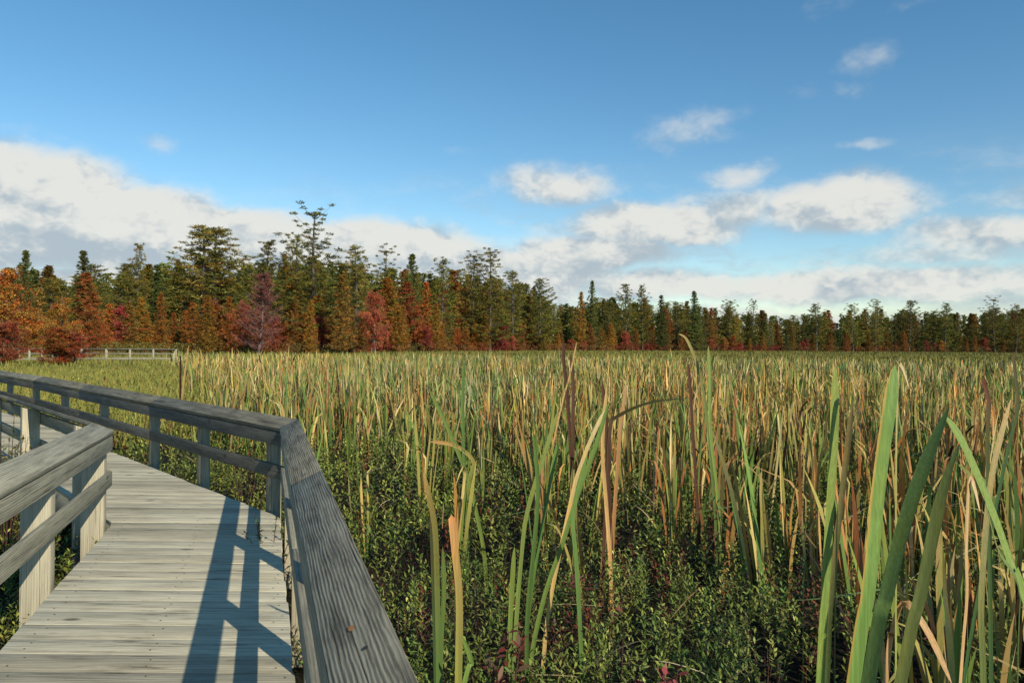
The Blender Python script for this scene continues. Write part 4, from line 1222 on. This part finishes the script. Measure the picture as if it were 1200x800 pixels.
# two rows of tall trees
px = -130.0
while px < 1300:
    d0 = edge_d(px); sky_y = float(np.interp(px, SKY_X, SKY_Y))
    for row in range(2):
        x_ = px + random.uniform(-9, 9) * (1.4 if px < 500 else 1.0)
        d = d0 + 6 + row * random.uniform(14, 30)
        hor = 404 + (x_ - 600) * .009
        hh = (hor - sky_y)
        top = sky_y + hh * (random.uniform(.02, .24) if row else random.uniform(.06, .42))
        if px < 480: kd = random.choices(['pine_tree', 'cedar', 'spruce_tree', 'larch', 'ragged', 'russet'], [5, 4, 2, 1.0 if row == 0 else .2, 1, 1])[0]
        elif px < 660: kd = random.choices(['pine_tree', 'cedar', 'spruce_tree', 'larch', 'russet'], [4, 4, 3, .6, .8])[0]
        elif px < 900: kd = random.choices(['pine_tree', 'cedar', 'spruce_tree', 'larch', 'russet'], [4, 3, 3, .5, 1.0])[0]
        else: kd = random.choices(['pine_tree', 'cedar', 'spruce_tree', 'russet'], [5, 1.5, 3, 1.0])[0]
        if kd in ('larch',) and row == 0: top += hh * .15
        wd = random.uniform(1.0, 1.5) * (1.25 if kd in ('cedar', 'larch', 'russet') else 1.0)
        tree(kd, x_, top, d, wd)
    px += 20.5 if px < 480 else (14.5 if px < 700 else 12.0)
# front row of low colourful trees
px = -130.0
while px < 1300:
    d0 = edge_d(px) - (12 if px < 600 else 6); hor = 404 + (px - 600) * .009
    sky_y = float(np.interp(px, SKY_X, SKY_Y)); hh = hor - sky_y
    u = fbm(px, 0.0, 0.011, 81)
    if px < 60: kd = random.choices(['orange', 'crimson', 'larch'], [5, 2.5, 2.5])[0]
    elif px < 270: kd = random.choices(['larch', 'orange', 'crimson', 'cedar'], [5, 2, 1.3, 2])[0]
    elif px < 520: kd = random.choices(['crimson', 'larch', 'orange', 'russet', 'twiggy'], [3.5, 3.5, 2, 1.5, .6])[0]
    elif px < 900: kd = random.choices(['crimson', 'larch', 'orange', 'russet', 'cedar'], [2.5, 2, 1.5, 4, 2])[0]
    else: kd = random.choices(['crimson', 'russet', 'orange', 'cedar', 'spruce_tree'], [2, 7, 1.0, 1.5, 1])[0]
    frac = random.uniform(.20, .44) if px > 520 else random.uniform(.24, .54)
    if kd in ('crimson', 'orange') and px > 500: frac *= .75
    x_ = px + random.uniform(-6, 6)
    tree(kd, x_, hor - hh * frac, d0 + random.uniform(-6, 8), random.uniform(1.3, 2.1) if kd in ('larch', 'cedar', 'russet', 'spruce_tree') else random.uniform(.85, 1.4))
    px += (11.0 if px < 520 else 9.5 if px < 900 else 9.5)

# labels for the trees that carry none yet: counted from the nearest landmark on their left
LM = [(0, 'right of the bright orange maple'), (92, 'right of the spruce above the smaller maple'), (232, 'right of the huge dark pine'), (303, 'right of the bare burgundy tree'), (371, 'right of the tallest ragged pine'),
      (438, 'right of the large crimson maple'), (481, 'right of the pointed green spruce'), (574, 'right of the forked pine'), (632, 'right of the last tall olive pine'), (694, 'right of the slender spruce'), (753, 'right of the twin pines'),
      (814, 'right of the single tall spruce'), (882, 'right of the small ragged pine'), (957, 'right of the broad dark pine'), (1026, 'right of the ragged topped pine'), (1065, 'right of the tall dark mid-forest pine'), (1166, 'right of the tallest edge pine')]
WHAT = {'pine_tree': 'dark green pine', 'ragged': 'ragged loose limbed pine', 'spruce_tree': 'pointed dark spruce', 'cedar': 'narrow olive cedar', 'larch': 'golden orange larch', 'russet': 'russet brown larch', 'orange': 'low orange maple', 'crimson': 'low crimson maple', 'twiggy': 'small bare reddish tree'}
cnt = {}
for rec in sorted(ALLT, key=lambda q: q[2]):
    e, kd, px, top, d, lab = rec
    if lab: continue
    lm = [l for l in LM if l[0] <= px]
    key = (kd, lm[-1][1] if lm else 'left of the bright orange maple')
    cnt[key] = cnt.get(key, 0) + 1
    e['label'] = f'{WHAT[kd]}, {ORD[min(cnt[key], 20) - 1]} {key[1]}'

# the depth of the wood behind the rows one can tell apart
S = Soup()
px = -330.0
while px < 1550:
    d0 = edge_d(px); sky_y = float(np.interp(px, SKY_X, SKY_Y)); hor = 404 + (px - 600) * .009
    for row in range(2):
        d = d0 + 45 + row * 30 + random.uniform(-8, 8); x_ = px + random.uniform(-5, 5)
        top = sky_y + (hor - sky_y) * random.uniform(.12, .40)
        b = W(x_, top, d); Ht = b[2] + .6
        r_ = Ht * random.uniform(.11, .16)
        nb = 60
        tt = rng.uniform(.02, 1, nb) ; aa = rng.uniform(0, 6.28, nb); rr = r_ * (1 - tt) ** .7 * rng.uniform(.2, 1, nb) + .2
        cents = np.stack([b[0] + rr * np.cos(aa), b[1] + rr * np.sin(aa), -.6 + Ht * tt], -1)
        S.add(*tufts(cents, np.full(nb, Ht * .075), 13, .6, Ht * .06, Ht * .03, SPR_C, .3))
        v_, f_ = tube([(b[0], b[1], -.6), (b[0], b[1], Ht * .9)], [.25, .05], 5); S.add(v_, f_, (.06, .05, .04), 0)
    px += 9.0 if px < 600 else 6.5
o = link(bpy.data.objects.new('forest', S.mesh('forest', [M_NEEDLE])))
tag(o, 'dark depth of the conifer forest behind the front trees', 'forest', kind='stuff')

# thicket at the foot of the trees
S = Soup()
pxs = rng.uniform(-200, 1400, 5200); dd = np.interp(pxs, DIST_X, DIST_D) - 16 + rng.uniform(-4, 26, len(pxs))
xx = (pxs - 600) / 900 * dd
hh = rng.uniform(0.2, 2.6, len(pxs)) * np.interp(dd, [90, 400], [.7, 1.3])
cents = np.stack([xx, dd, -.6 + hh], -1)
kk = fbm(pxs, pxs * 0, .004, 91)
PAL = np.array([[.15, .14, .035], [.20, .10, .03], [.24, .05, .03], [.12, .10, .03]])
cols_i = np.where(kk > .35, 2, np.where(kk > 0, 1, np.where(kk > -.4, 3, 0)))
v_, f_, c_ = tufts(cents, np.interp(dd, [90, 400], [.5, 1.0]), 16, .7, .34, .16, np.array([[1., 1, 1]]), .25)
c_ = c_ * np.repeat(PAL[cols_i], 64, axis=0)
S.add(v_, f_, c_)
o = link(bpy.data.objects.new('thicket_undergrowth', S.mesh('thicket_undergrowth', [M_AUT])))
tag(o, 'low red and olive thicket along the foot of the trees', 'undergrowth', kind='stuff')
